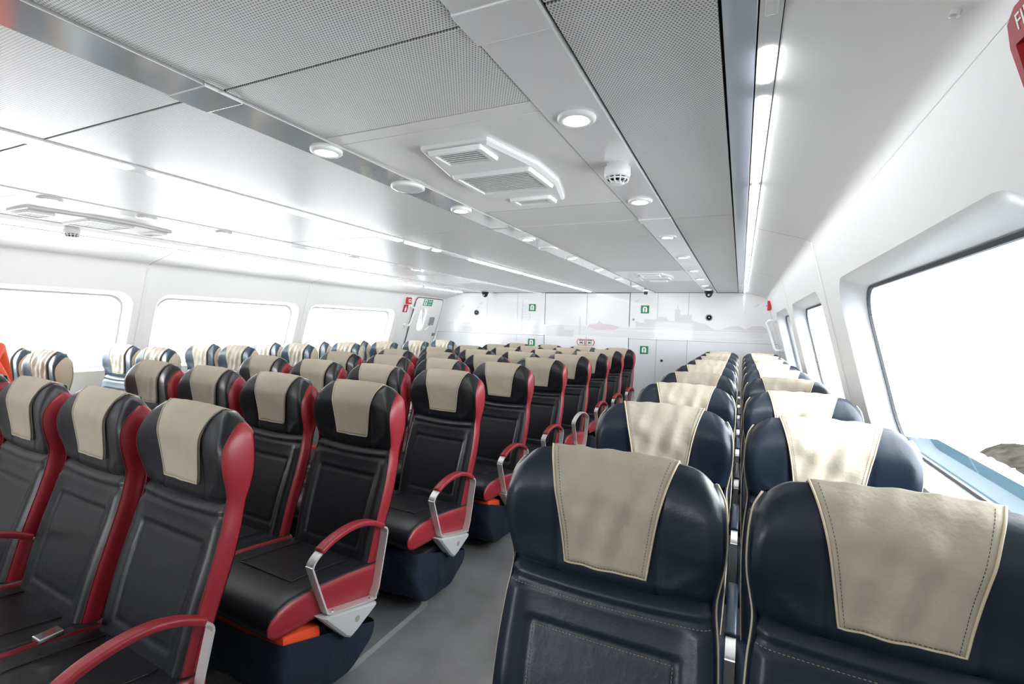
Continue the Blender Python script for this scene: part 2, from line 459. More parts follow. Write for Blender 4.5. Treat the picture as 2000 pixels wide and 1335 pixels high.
# ---------------------------------------------------------------- aft bulkhead
back = struct('wall_back', MB().box(-5.95, 0.85, YB + 0.02, YB + 0.08, 0, ZC + 0.05).mesh('wall_back'), 'dark_gap')
def bpanel(x0, x1, z0, z1, m, x0t=None, x1t=None, g=0.0035):
    x0t = x0 if x0t is None else x0t; x1t = x1 if x1t is None else x1t
    pts = [(x0 + g, z0 + g), (x1 - g, z0 + g), (x1t - g, z1 - g), (x0t + g, z1 - g)]
    struct('panel', MB().prism(pts, 'y', YB, YB + 0.018).mesh('panel'), m, back)
ZM = 1.285
cols = [-5.33, -4.42, -3.78, -3.235, -1.705, -1.255, -0.775, 0.37]
for a, b in zip(cols, cols[1:]):
    if a == -3.235: continue
    lo = XL(ZM) if a == -5.33 else a; hi = XR(ZM) if b == 0.37 else b
    bpanel(lo, hi, ZM, ZC - 0.005, 'bulkhead_white', a, XR(ZC) - 0.0 if b == 0.37 else b, 0.002)
    bpanel(XL(0.3) if a == -5.33 else a, XR(0.3) if b == 0.37 else b, 0.0, ZM, 'bulkhead_lower', lo, hi, 0.002)
door2 = struct('door_2', MB().box(-3.225, -2.4505, YB - 0.002, YB + 0.018, 0.01, ZC - 0.012).mesh('door_leaf'), 'bulkhead_white')
struct('door_leaf', MB().box(-2.4445, -1.715, YB - 0.002, YB + 0.018, 0.01, ZC - 0.012).mesh('door_leaf'), 'bulkhead_white', door2)
for x in (-2.525, -2.377):
    s = 1 if x > -2.45 else -1
    hx = [(x - 0.062, 1.14), (x + 0.062, 1.14), (x + 0.062 + (s > 0) * 0.03, 1.195), (x + 0.062, 1.25), (x - 0.062, 1.25), (x - 0.062 - (s < 0) * 0.03, 1.195)]
    hm = MB().prism(hx, 'y', YB - 0.012, YB - 0.002)
    lh = struct('latch', hm.mesh('latch'), 'sign_red', door2)
    struct('latch_plate', MB().prism([(x + (px - x) * 0.86, 1.195 + (pz - 1.195) * 0.86) for px, pz in hx], 'y', YB - 0.016, YB - 0.012).mesh('latch_plate'), 'white_plastic', lh)
    mbb = MB().box(x - 0.045, x + 0.045, YB - 0.019, YB - 0.016, 1.222, 1.236)
    mbb.box(x - 0.03, x - 0.022, YB - 0.019, YB - 0.016, 1.16, 1.21).box(x + 0.022, x + 0.03, YB - 0.019, YB - 0.016, 1.16, 1.21).box(x - 0.012, x + 0.012, YB - 0.03, YB - 0.016, 1.175, 1.2)
    struct('latch_handle', mbb.mesh('latch_handle'), 'dark_gap', lh)

# the pale skyline printed across the bulkhead (flat print on its panels)
def print_poly(name, pts, m, y=YB - 0.0028):
    v, f = sheet_with_holes(pts, [], lambda a, b: (a, y, b))
    return struct(name, mesh(name, v, f), m, back)
SEA0 = 1.455
def bands(x0, x1, zlo, zhi, seed, count):
    rnd = random.Random(seed); mb = MB()
    for k in range(count):
        z = zlo + (zhi - zlo) * rnd.random(); L = 0.3 + rnd.random() * 1.2; xa = x0 + (x1 - x0 - 0.3) * rnd.random(); xb = min(x1, xa + L)
        t = 0.002 + 0.004 * rnd.random()
        mb.add([(xa, YB - 0.0034 - k * 1e-5, z - t), (xb, YB - 0.0034 - k * 1e-5, z - t * 0.4), (xb, YB - 0.0034 - k * 1e-5, z + t * 0.4), (xa, YB - 0.0034 - k * 1e-5, z + t)], [(0, 1, 2, 3)])
    return mb
struct('printed_sea', mesh('printed_sea', [(-5.40, YB - 0.0026, 1.30), (0.48, YB - 0.0026, 1.30), (0.43, YB - 0.0026, SEA0 + 0.03), (-5.36, YB - 0.0026, SEA0 + 0.03)], [(0, 1, 2, 3)]), 'print_pale', back)
struct('printed_waves', bands(-5.3, 0.42, 1.30, SEA0 + 0.05, 3, 46).mesh('printed_waves', recalc=False), 'print_white', back)
castle = [(-1.60, SEA0), (-1.60, 1.58), (-1.56, 1.58), (-1.56, 1.56), (-1.46, 1.56), (-1.46, 1.62), (-1.32, 1.62), (-1.32, 1.60), (-1.22, 1.66), (-1.12, 1.66), (-1.06, 1.60), (-0.98, 1.60), (-0.98, 1.79), (-0.90, 1.79), (-0.90, 1.70), (-0.72, 1.70), (-0.72, 1.62), (-0.62, 1.58), (-0.50, 1.56), (-0.42, 1.50), (-0.30, 1.47), (-0.18, 1.53), (-0.04, 1.545), (0.06, 1.49), (0.14, 1.545), (0.28, 1.555), (0.36, 1.50), (0.40, SEA0)]
print_poly('printed_castle', castle, 'print_grey')
print_poly('printed_castle', [(-0.945, 1.79), (-0.935, 1.79), (-0.935, 1.85), (-0.945, 1.85)], 'print_grey')
print_poly('printed_ship', [(-2.43, SEA0 + 0.01), (-2.30, SEA0 - 0.035), (-1.95, SEA0 - 0.03), (-1.86, SEA0 + 0.02), (-2.02, SEA0 + 0.06), (-2.17, SEA0 + 0.07), (-2.22, SEA0 + 0.12), (-2.26, SEA0 + 0.07), (-2.40, SEA0 + 0.05)], 'print_pink', YB - 0.0044)
print_poly('printed_sail', [(-2.59, SEA0 - 0.13), (-2.55, SEA0 - 0.13), (-2.555, SEA0 + 0.19), (-2.57, SEA0 + 0.19)], 'print_grey', YB - 0.0044)
print_poly('printed_fort', [(-3.20, SEA0 - 0.17), (-2.68, SEA0 - 0.17), (-2.68, SEA0 - 0.06), (-2.86, SEA0 - 0.05), (-2.86, SEA0 + 0.03), (-3.10, SEA0 + 0.03), (-3.16, SEA0 + 0.0), (-3.20, SEA0)], 'print_grey', YB - 0.0044)
tower = [(-3.70 + 0.0, SEA0 - 0.10), (-3.665, SEA0 - 0.10), (-3.665, 1.93), (-3.68, 1.95), (-3.69, 1.80)]
print_poly('printed_tower', tower, 'print_grey')
mbt = MB()
for k in range(7):
    z = SEA0 + 0.0 + k * 0.05; wv = 0.13 * math.sin(math.pi * (k + 1.6) / 9.0)
    mbt.add([(-3.665, YB - 0.003, z), (-3.665 + wv, YB - 0.003, z), (-3.665 + wv, YB - 0.003, z + 0.008), (-3.665, YB - 0.003, z + 0.008)], [(0, 1, 2, 3)])
prv = None
arc = [(-3.665 + 0.14 * math.sin(math.pi * t / 10), SEA0 - 0.02 + 0.40 * t / 10) for t in range(11)]
mbt.add([(x, YB - 0.0031, z) for x, z in arc] + [(x + 0.012, YB - 0.0031, z) for x, z in arc], [(i, i + 11, i + 12, i + 1) for i in range(10)])
struct('printed_tower', mbt.mesh('printed_tower', recalc=False), 'print_grey', back)
print_poly('printed_lighthouse', [(-5.10, SEA0 - 0.03), (-5.04, SEA0 - 0.03), (-5.03, 1.60), (-5.0, 1.63), (-5.0, 1.74), (-5.06, 1.74), (-5.07, 1.66), (-5.10, 1.60)], 'print_grey')
print_poly('printed_boats', [(-4.95, 1.31), (-4.30, 1.31), (-4.34, 1.37), (-4.46, 1.40), (-4.60, 1.37), (-4.70, 1.41), (-4.95, 1.40)], 'print_grey', YB - 0.0044)
for bx, bz in ((-4.55, 1.86), (-1.58, 1.93), (0.20, 1.86), (-4.95, 1.79), (-4.62, 1.78)):
    print_poly('printed_gull', [(bx - 0.06, bz - 0.025), (bx - 0.01, bz), (bx + 0.05, bz + 0.035), (bx + 0.005, bz - 0.012), (bx - 0.01, bz - 0.02)], 'print_grey')

# forward end of the cabin behind the viewer, with an unseen window added for its light
fr_w = [(-3.05, -1.65)]
v, f = sheet_with_holes([(-5.95, 0), (0.85, 0), (0.85, ZC + 0.05), (-5.95, ZC + 0.05)], [rrect(a, b, 0.85, 1.75, 0.12) for a, b in fr_w], lambda a, b: (a, Y0, b))
struct('wall_front', mesh('wall_front', v, f), 'wall_white')
for a, b in fr_w:
    win_count[0] += 1
    v, f = sheet_with_holes(rrect(a - .02, b + .02, 0.83, 1.77, 0.12), [rrect(a, b, 0.85, 1.75, 0.12)], lambda p, q: (p, Y0 + 0.006, q))
    w = struct('window_%d' % win_count[0], mesh('window_frame', v, f), 'gasket')
    v, f = sheet_with_holes(rrect(a, b, 0.85, 1.75, 0.12), [], lambda p, q: (p, Y0 - 0.01, q))
    struct('pane', mesh('pane', v, f), 'window_glass', w)
    ld = bpy.data.lights.new('window_portal', 'AREA'); ld.shape = 'RECTANGLE'; ld.size = b - a; ld.size_y = 0.9; ld.cycles.is_portal = True
    lo = bpy.data.objects.new('window_portal', ld); COL.objects.link(lo)
    lo.location = ((a + b) / 2, Y0 - 0.03, 1.3); lo.rotation_euler = (math.radians(90), 0, math.radians(0))

# ---------------------------------------------------------------- exit door in the left wall
def on_left(y, z, off): return (XL(z) + off, y, z)
def left_sheet(pts, holes, off):
    return sheet_with_holes(pts, holes, lambda y, z: on_left(y, z, off))
def slab_left(pts, off0, off1):
    n_ = len(pts); v = [on_left(y, z, off0) for y, z in pts] + [on_left(y, z, off1) for y, z in pts]
    return MB().add(v, [tuple(range(n_)), tuple(range(n_, 2 * n_))] + [(i, (i + 1) % n_, n_ + (i + 1) % n_, n_ + i) for i in range(n_)])
v, f = left_sheet(rrect(7.30, 8.17, 0.52, 1.90, 0.07), [door_hole], 0.022)
d1 = struct('door_1', mesh('door_1', v, f), 'wall_white')
ring_o = rrect(7.285, 8.185, 0.51, 1.915, 0.08); ring_i = rrect(7.30, 8.17, 0.52, 1.90, 0.07)
v, f = left_sheet(ring_o, [ring_i], 0.018); struct('door_seal', mesh('door_seal', v, f), 'gasket', d1)
v, f = left_sheet(rrect(7.475, 7.725, 1.275, 1.745, 0.11), [door_hole], 0.028); struct('porthole_frame', mesh('porthole_frame', v, f), 'white_plastic', d1)
v, f = left_sheet(door_hole, [], -0.005); struct('pane', mesh('pane', v, f), 'window_glass', d1)
struct('door_lock', slab_left(rrect(7.86, 7.985, 1.40, 1.56, 0.03), 0.022, 0.055).mesh('door_lock'), 'fitting_grey', d1)
struct('lock_lever', MB().tube([on_left(7.92, 1.45, 0.06), on_left(7.86, 1.38, 0.07), on_left(7.74, 1.31, 0.07)], 0.008).mesh('lock_lever', True), 'chrome', d1)
struct('hinge', slab_left(rrect(8.08, 8.15, 1.19, 1.25, 0.01), 0.022, 0.05).mesh('hinge'), 'fitting_grey', d1)

# ------------------------------------------------------------------ small fittings
def grab(name, label, X, sgn, y, z0, z1):
    # white grab rail with two standoffs
    a = X(z1) - sgn * 0.0; b = X(z0)
    o = 0.11
    path = [(a, y - 0.03, z1), (a - sgn * o * 0.8, y - 0.02, z1 + 0.0), (a - sgn * o, y, z1 - 0.03), ((a + b) / 2 - sgn * o, y, (z0 + z1) / 2), (b - sgn * o, y, z0 + 0.03), (b - sgn * o * 0.8, y - 0.02, z0), (b, y - 0.03, z0)]
    root = thing(name, label, 'rail')
    obj('rail', MB().tube(path, 0.018, 10).mesh('rail', True), 'white_plastic', root)
    for z in (z0, z1):
        obj('wall_plate', MB().lathe([(0.035, -0.01), (0.035, 0.012)], 16, (X(z) - sgn * 0.006, y - 0.03, z), 'x').mesh('wall_plate'), 'white_plastic', root)
grab('grab_rail', 'white grab rail on the left wall beside the exit door', XL, -1, 7.20, 1.39, 1.715)
grab('grab_rail', 'white grab rail by the aft end of the right wall', XR, 1, 7.55, 1.22, 1.62)

def left_sign(name, label, y0, y1, z0, z1, m, off=0.026):
    root = thing(name, label, 'sign')
    obj('sign_plate', slab_left([(y0, z0), (y1, z0), (y1, z1), (y0, z1)], off - 0.004, off).mesh('sign_plate'), m, root)
    return root
def left_glyph(root, name, pts, m='sign_white', off=0.0285):
    v, f = left_sheet(pts, [], off); return obj(name, mesh(name, v, f), m, root)
def text_mesh(txt, size, extrude=0.0004):
    cu = bpy.data.curves.new('lettering', 'FONT'); cu.body = txt; cu.size = size; cu.extrude = extrude; cu.align_x = 'CENTER'; cu.align_y = 'CENTER'
    cu.resolution_u = 2
    o = bpy.data.objects.new('lettering', cu); COL.objects.link(o)
    dg = bpy.context.evaluated_depsgraph_get(); me = bpy.data.meshes.new_from_object(o.evaluated_get(dg))
    bpy.data.objects.remove(o); bpy.data.curves.remove(cu); me.name = 'lettering'
    return me
def text_on_left(txt, size, y, z, off, m, parent):
    me = text_mesh(txt, size)
    sl = 0.30
    upv = Vector((sl, 0, 1)).normalized(); al = Vector((0, 1, 0))
    for vv in me.vertices:
        p = Vector(on_left(y, z, off)) + al * vv.co.x + upv * vv.co.y + Vector((1, 0, -sl)).normalized() * vv.co.z
        vv.co = p
    return obj('lettering', me, m, parent)
ex = left_sign('exit_sign', 'green exit sign on the white door in the left wall', 7.53, 7.81, 1.80, 1.945 - 0.065 + 0.0, 'sign_green')
EXZ = 1.84
ex.children[0].data = slab_left([(7.53, 1.765), (7.81, 1.765), (7.81, 1.885), (7.53, 1.885)], 0.022, 0.026).mesh('sign_plate'); ex.children[0].data.materials.append(MAT['sign_green'])
left_glyph(ex, 'door_symbol', [(7.545, 1.775), (7.635, 1.775), (7.635, 1.875), (7.545, 1.875)])
left_glyph(ex, 'runner_symbol', [(7.565, 1.78), (7.578, 1.80), (7.58, 1.825), (7.56, 1.835), (7.563, 1.842), (7.585, 1.85), (7.59, 1.868), (7.60, 1.868), (7.603, 1.852), (7.62, 1.838), (7.617, 1.832), (7.602, 1.838), (7.60, 1.81), (7.615, 1.782), (7.603, 1.782), (7.59, 1.805), (7.576, 1.78)], 'sign_green', 0.030)
text_on_left('Exit', 0.075, 7.725, 1.853, 0.028, 'sign_white', ex)
for k in range(2):
    left_glyph(ex, 'small_print', [(7.66, 1.80 - k * 0.018), (7.78, 1.80 - k * 0.018), (7.78, 1.806 - k * 0.018), (7.66, 1.806 - k * 0.018)])
fs = left_sign('fire_extinguisher_sign', 'red fire extinguisher sign under the red alarm box, left wall', 7.0, 7.125, 1.625, 1.755, 'sign_red', 0.008)
left_glyph(fs, 'extinguisher_symbol', [(7.045, 1.64), (7.082, 1.64), (7.086, 1.69), (7.075, 1.71), (7.07, 1.735), (7.058, 1.735), (7.053, 1.71), (7.041, 1.69)], 'sign_white', 0.0105)

def alarm(name, label, loc, rz, s=1.0):
    root = thing(name, label, 'alarm box', loc, rz=rz)
    obj('housing', MB().bbox(-0.065 * s, 0.065 * s, -0.045, 0.0, -0.06 * s, 0.06 * s, 0.012).mesh('housing'), 'sign_red', root)
    obj('button_plate', MB().box(-0.035 * s, 0.035 * s, -0.048, -0.044, -0.03 * s, 0.025 * s).mesh('button_plate'), 'white_plastic', root)
    obj('button', MB().lathe([(0.014, 0.0), (0.012, -0.006)], 12, (0, -0.048, 0), 'y').mesh('button'), 'black_plastic', root)
alarm('fire_alarm_box', 'red fire alarm box on the left wall above the extinguisher sign', (XL(1.82) + 0.003, 7.08, 1.83), math.radians(90))
alarm('fire_alarm_box', 'red fire alarm box high on the right wall near the bulkhead', (XR(1.83) - 0.003, 7.85, 1.84), math.radians(-90), 1.15)

def jacket_sign(label, x, z):
    root = thing('life_jacket_sign', label, 'sign', (x, YB - 0.006, z), 'life jacket signs')
    obj('sign_plate', MB().box(-0.065, 0.065, -0.004, 0.004, -0.065, 0.065).mesh('sign_plate'), 'sign_green', root)
    body = [(-0.035, -0.045), (-0.006, -0.045), (-0.006, 0.0), (-0.012, 0.012), (-0.008, 0.024), (0.008, 0.024), (0.012, 0.012), (0.006, 0.0), (0.006, -0.045), (0.035, -0.045), (0.037, 0.02), (0.022, 0.046), (-0.022, 0.046), (-0.037, 0.02)]
    v, f = sheet_with_holes(body, [], lambda a, b: (a, -0.0055, b)); obj('vest_symbol', mesh('vest_symbol', v, f), 'sign_white', root)
    obj('head_symbol', MB().lathe([(0.008, 0.0), (0.008, -0.0005)], 14, (0, -0.0058, 0.012), 'y').mesh('head_symbol'), 'sign_green', root)
jacket_sign('green life jacket sign left of the double door, upper of the two', -3.481, CAM_Z + 0.335)
jacket_sign('green life jacket sign left of the double door, lower, half behind headrests', -3.479, CAM_Z - 0.30)
jacket_sign('green life jacket sign right of the double door, upper of the two', -1.456, CAM_Z + 0.33)
jacket_sign('green life jacket sign right of the double door, lower of the two', -1.446, CAM_Z - 0.341)

def dome(label, x, y, s=1.0, z=ZC - 0.006):
    root = thing('dome_camera', label, 'camera', (x, y, z))
    obj('base', MB().lathe([(0.06 * s, 0), (0.062 * s, -0.02), (0.056 * s, -0.034)], 24).mesh('base', True), 'black_plastic', root)
    prof = [(0.05 * s * math.cos(a), -0.034 - 0.06 * s * math.sin(a)) for a in np.linspace(0, 1.5, 8)]
    obj('dome', MB().lathe(prof, 24).mesh('dome', True), 'smoked_dome', root)
    obj('lens', MB().lathe([(0.016, -0.002), (0.016, 0.004), (0.010, 0.005)], 14, (0, -0.048 * s, -0.06), 'y').mesh('lens'), 'grey_plastic', root)
dome('black dome camera on the ceiling above the right aisle', -0.465, 7.93, 1.05)
dome('black dome camera on the ceiling near the exit door', -4.36, 8.05, 1.05)
rt_ = thing('ceiling_sensor', 'small black cylindrical sensor on the ceiling by the double door', 'sensor', (-1.385, 7.86, ZC - 0.006))
obj('body', MB().lathe([(0.03, 0), (0.03, -0.05), (0.02, -0.055)], 16).mesh('body'), 'black_plastic', rt_)
obj('mount', MB().lathe([(0.045, 0.0), (0.045, -0.006)], 16).mesh('mount'), 'white_plastic', rt_)

def wall_speaker(label, x, z):
    root = thing('wall_speaker', label, 'speaker', (x, YB, z))
    obj('ring', MB().lathe([(0.05, 0.0), (0.052, -0.012), (0.042, -0.018), (0.036, -0.012)], 24, axis='y').mesh('ring', True), 'fitting_grey', root)
    obj('cone', MB().lathe([(0.037, -0.012), (0.02, -0.006)], 20, axis='y').mesh('cone', True), 'black_plastic', root)
    obj('centre', MB().lathe([(0.014, -0.006), (0.012, -0.016)], 12, axis='y').mesh('centre', True), 'grey_plastic', root)
wall_speaker('round black speaker on the bulkhead left of the double door', -4.648, CAM_Z + 0.226)
wall_speaker('round black speaker on the bulkhead above the right aisle seats', -0.466, CAM_Z + 0.215)
def knob(label, x, z, m='chrome'):
    root = thing('panel_lock', label, 'lock', (x, YB, z))
    obj('rosette', MB().lathe([(0.022, 0.0), (0.022, -0.006)], 16, axis='y').mesh('rosette'), m, root)
    obj('slot', MB().box(-0.004, 0.004, -0.009, -0.005, -0.014, 0.014).mesh('slot'), 'dark_gap', root)
knob('small metal lock on the grey bulkhead panel beside the right seats', -1.16, CAM_Z - 0.503)
knob('small dark lock on the printed panel right of the double door', -1.64, CAM_Z + 0.16)

# downlights in the ceiling channels
ring_me = MB().lathe([(0.056, 0.006), (0.056, -0.006), (0.048, -0.012), (0.036, -0.010), (0.034, -0.004)], 28, cap=False).mesh('ring', True)
lens_me = MB().lathe([(0.035, -0.003), (0.033, -0.006)], 28).mesh('lens')
def downlight(x, y, label, group):
    root = thing('downlight', label, 'ceiling light', (x, y, ZC - 0.006), group)
    obj('ring', ring_me, 'white_plastic', root); obj('lens', lens_me, 'lens_glow', root)
for k, y in enumerate([0.36, 1.365, 2.345, 3.295, 4.235, 5.21, 6.03, 6.9, 7.6]):
    if k: downlight(-0.456, y, 'round ceiling downlight above the right aisle, %s from the camera' % ORD[k - 1], 'right channel downlights')
for k, y in enumerate([1.31, 2.24, 3.13, 4.10, 4.97, 5.9, 6.9, 7.7]):
    downlight(-1.372, y, 'round downlight over the centre seats, right mirrored channel, %s from the camera' % ORD[k], 'centre channel downlights')
for k, y in enumerate([1.33, 1.80, 2.30, 3.6, 4.6]):
    downlight(-3.395, y, 'round downlight over the centre seats, left channel, %s from the camera' % ORD[k], 'left channel downlights')
def disc_speaker(label, x, y):
    root = thing('ceiling_speaker', label, 'speaker', (x, y, ZC - 0.006))
    obj('rim', MB().lathe([(0.075, 0.004), (0.075, -0.006), (0.066, -0.010)], 32).mesh('rim', True), 'white_plastic', root)
    obj('grille', MB().lathe([(0.066, -0.0102), (0.06, -0.011)], 32).mesh('grille'), 'channel_gloss', root)
disc_speaker('flat round ceiling speaker in the mirrored channel beside the air vent', -1.378, 1.79)
disc_speaker('flat round ceiling speaker in the mirrored channel, far from the camera', -1.378, 3.55)

# smoke detectors
def detector(label, x, y):
    root = thing('smoke_detector', label, 'detector', (x, y, ZC - 0.006))
    obj('base', MB().lathe([(0.040, 0), (0.040, -0.010), (0.047, -0.013), (0.048, -0.040), (0.044, -0.050)], 28).mesh('base', True), 'white_plastic', root)
    obj('chamber', MB().lathe([(0.036, -0.050), (0.036, -0.066)], 24).mesh('chamber', True), 'black_plastic', root)
    mb = MB()
    for k in range(12):
        a = 2 * math.pi * k / 12; ca, sa = math.cos(a), math.sin(a)
        mb.tube([(0.042 * ca, 0.042 * sa, -0.048), (0.038 * ca, 0.038 * sa, -0.064), (0.026 * ca, 0.026 * sa, -0.070)], 0.0035, 6)
    obj('cage', mb.mesh('cage', True), 'white_plastic', root)
    obj('cage_ring', MB().tube([(0.041 * math.cos(a), 0.041 * math.sin(a), -0.058) for a in np.linspace(0, 2 * math.pi, 25)[:-1]], 0.003, 6, True).mesh('cage_ring', True), 'white_plastic', root)
    obj('cap', MB().lathe([(0.028, -0.066), (0.026, -0.073), (0.012, -0.075)], 24).mesh('cap', True), 'white_plastic', root)
detector('white smoke detector under the right ceiling channel', -0.437, 1.80)
detector('white smoke detector at far left beside the left air vent', -4.36, 1.83)

# air vents: long white housing with three grilles
def vent(label, x, y0, y1, w0=0.13, w1=0.195):
    L = y1 - y0; yc = (y0 + y1) / 2
    root = thing('air_vent', label, 'vent', (x, yc, ZC))
    out = [(-w0, -L / 2), (w0, -L / 2), (w1, -0.10), (w1, 0.12), (w0, L / 2), (-w0, L / 2), (-w1, 0.12), (-w1, -0.10)]
    mb = MB(); n_ = len(out)
    v = [(px, py, 0.001) for px, py in out] + [(px, py, -0.012) for px, py in out] + [(px * 0.93, py * 0.965, -0.02) for px, py in out]
    mb.add(v, [(i, (i + 1) % n_, n_ + (i + 1) % n_, n_ + i) for i in range(n_)] + [(n_ + i, n_ + (i + 1) % n_, 2 * n_ + (i + 1) % n_, 2 * n_ + i) for i in range(n_)] + [tuple(range(2 * n_, 3 * n_))])
    obj('housing', mb.mesh('housing'), 'white_plastic', root)
    for gy, gh, gw, ns in ((-L * 0.405, 0.052, 0.085, 6), (0.01, 0.115, 0.150, 12), (L * 0.42, 0.036, 0.08, 4)):
        g = obj('grille_frame', smooth_by_angle(frame_mesh(gw + 0.022, gh + 0.018, gw, gh)), 'white_plastic', root, (0, gy, -0.02))
        obj('grille_back', MB().box(-gw, gw, -gh, gh, -0.002, 0.0).mesh('grille_back'), 'grille_dark', g)
        for k in range(ns):
            yy = -gh + (k + 0.5) * 2 * gh / ns; t = gh / ns
            obj('slat', MB().box(-gw, gw, yy - t * 0.55, yy + t * 0.35, -0.0085, -0.0065).mesh('slat'), 'white_plastic', g)
def frame_mesh(a, b, c, d):
    o = rrect(-a, a, -b, b, 0.012, 3); i = rrect(-c, c, -d, d, 0.004, 3); n_ = len(o); mb = MB()
    v = [(x, y, 0.002) for x, y in o] + [(x * 0.97, y * 0.95, -0.014) for x, y in o] + [(x, y, -0.014) for x, y in i] + [(x, y, 0.0) for x, y in i]
    mb.add(v, [(r * n_ + k, r * n_ + (k + 1) % n_, (r + 1) * n_ + (k + 1) % n_, (r + 1) * n_ + k) for r in range(3) for k in range(n_)])
    return mb.mesh('grille_frame')
vent('white three-grille air vent in the ceiling between the right channels', -0.905, 1.41, 2.18)
vent('white three-grille air vent in the ceiling at the far left', -3.92, 1.38, 2.18)
vent('white three-grille air vent in the ceiling far ahead near the bulkhead', -0.925, 5.42, 6.15)

# LED strips
def led(label, x0, x1, segs, off=0.0):
    root = thing('led_strip', label, 'strip light', ((x0 + x1) / 2, 0, ZC))
    w = (x1 - x0) / 2
    obj('profile', MB().box(-w, w, Y0 + 0.02, YB - 0.02, -0.006, 0.015).mesh('profile'), 'channel_gloss', root)
    for k, (a, b, e) in enumerate(segs):
        obj('light_bar', MB().bbox(-w * 0.55, w * 0.55, a, b, -0.012, -0.005, 0.002).mesh('light_bar'), 'led_glow' if e else 'white_plastic', root)
led('bright strip light along the ceiling edge above the window seats', 0.006, 0.046,
    [(-2.5, -0.5, True), (-0.4, 1.05, False), (1.18, 1.33, True), (1.42, 2.20, True), (2.25, 4.1, True), (4.16, 6.0, True), (6.06, 8.1, True)])
led('strip light along the middle of the ceiling over the centre seats', -2.372, -2.290,
    [(-2.0, 0.3, True), (0.36, 1.17, True), (1.26, 2.10, True), (2.18, 2.95, True), (3.03, 3.30, True), (3.40, 3.46, True), (4.0, 5.2, True), (5.3, 6.6, True), (6.7, 8.0, True)])
led('strip light along the ceiling edge above the left window seats', -4.925, -4.872,
    [(-2.5, -0.5, True), (-0.4, 1.3, True), (1.4, 3.2, True), (3.3, 5.0, True), (5.1, 6.8, True), (6.9, 8.1, True)])

# big red call point on the right wall close to the camera
def call_point():
    zc = 1.838; yc = 0.852
    root = thing('fire_call_point', 'large red fire call point at the top right edge, on the wall', 'alarm box', (XR(zc) - 0.002, yc, zc))
    root.rotation_euler = (math.radians(14.3), 0, math.radians(-90)); root.scale = (0.88, 0.88, 0.88)
    o = [(-0.062, -0.075), (-0.03, -0.092), (0.03, -0.092), (0.062, -0.075), (0.072, 0.03), (0.062, 0.07), (0.03, 0.085), (-0.03, 0.085), (-0.062, 0.07), (-0.072, 0.03)]
    n_ = len(o)
    win = [(-0.042, -0.045), (0.042, -0.045), (0.046, 0.025), (-0.046, 0.025)]
    mb = MB()
    v = [(x, 0.0, z) for x, z in o] + [(x, -0.032, z) for x, z in o] + [(x * 0.86, -0.048, z * 0.88) for x, z in o]
    mb.add(v, [(r * n_ + k, r * n_ + (k + 1) % n_, (r + 1) * n_ + (k + 1) % n_, (r + 1) * n_ + k) for r in range(2) for k in range(n_)])
    v, f = sheet_with_holes([(x * 0.86, z * 0.88) for x, z in o], [win], lambda a, b: (a, -0.048, b)); mb.add(v, f)
    v = [(x, -0.048, z) for x, z in win] + [(x * 0.9, -0.036, z * 0.9) for x, z in win]
    mb.add(v, [(k, (k + 1) % 4, 4 + (k + 1) % 4, 4 + k) for k in range(4)])
    obj('housing', mb.mesh('housing'), 'fire_red', root)
    obj('glass_plate', MB().box(-0.043, 0.043, -0.037, -0.033, -0.044, 0.024).mesh('glass_plate'), 'white_plastic', root)
    me = text_mesh('FIRE', 0.034)
    for vv in me.vertices: vv.co = Vector((vv.co.x, -0.0485 - vv.co.z, 0.05 + vv.co.y))
    obj('lettering', me, 'sign_white', root)
call_point()
cs = thing('ceiling_screw', 'small metal screw cap in the sloping panel at top right', 'screw', (0.292, 1.03, 1.976))
cs.rotation_euler = (0, math.radians(17), 0)
obj('cap', MB().lathe([(0.008, 0.004), (0.008, -0.004), (0.004, -0.006)], 12).mesh('cap'), 'aluminium', cs)

# ------------------------------------------------------------------ seats
yE = crom([.40, .45, .56, .66, .785, .86, .905, .95, 1.0, 1.05, 1.08, 1.12, 1.145, 1.165], [-.228, -.214, -.188, -.160, -.120, -.098, -.092, -.100, -.112, -.116, -.113, -.094, -.074, -.048])
yR = crom([.40, .50, .58, .69, .78, .87, .98, 1.08, 1.14, 1.165], [-.170, -.146, -.124, -.088, -.060, -.036, -.018, -.016, -.022, -.036])
bC = crom([.40, .60, .80, .888, .93, 1.0, 1.1, 1.165], [.002, -.006, -.008, -.002, -.012, -.026, -.018, -.002])
hW = crom([.40, .60, .72, .80, .888, .93, .98, 1.05, 1.10, 1.14, 1.165], [.232, .241, .243, .239, .232, .238, .245, .247, .244, .236, .222])
WRAP = 0.008
ZN, ZT = 0.888, 1.165
def hF(z): return hW(z) - WRAP
def ztop(u): a = abs(u); return 1.165 - 0.014 * a ** 3 - 0.024 * max(0, (a - 0.76) / 0.24) ** 2
def zmap(u, z0):
    sag = -0.014 * (1 - u * u)
    if z0 >= ZN:
        t = (z0 - ZN) / (ZT - ZN); return ZN + (ztop(u) - ZN) * t + sag * (1 - t) ** 2
    return z0 + sag * ((z0 - 0.40) / (ZN - 0.40)) ** 3
def fpoint(u, z0, off=0.0):
    a = min(1.0, abs(u)); w = hF(z0)
    y = yE(z0) - bC(z0) * (1 - a ** 2.5) + 0.012 * max(0, (a - 0.88) / 0.12) ** 2 - 0.012
    return [u * w, y - off, zmap(u, z0)]
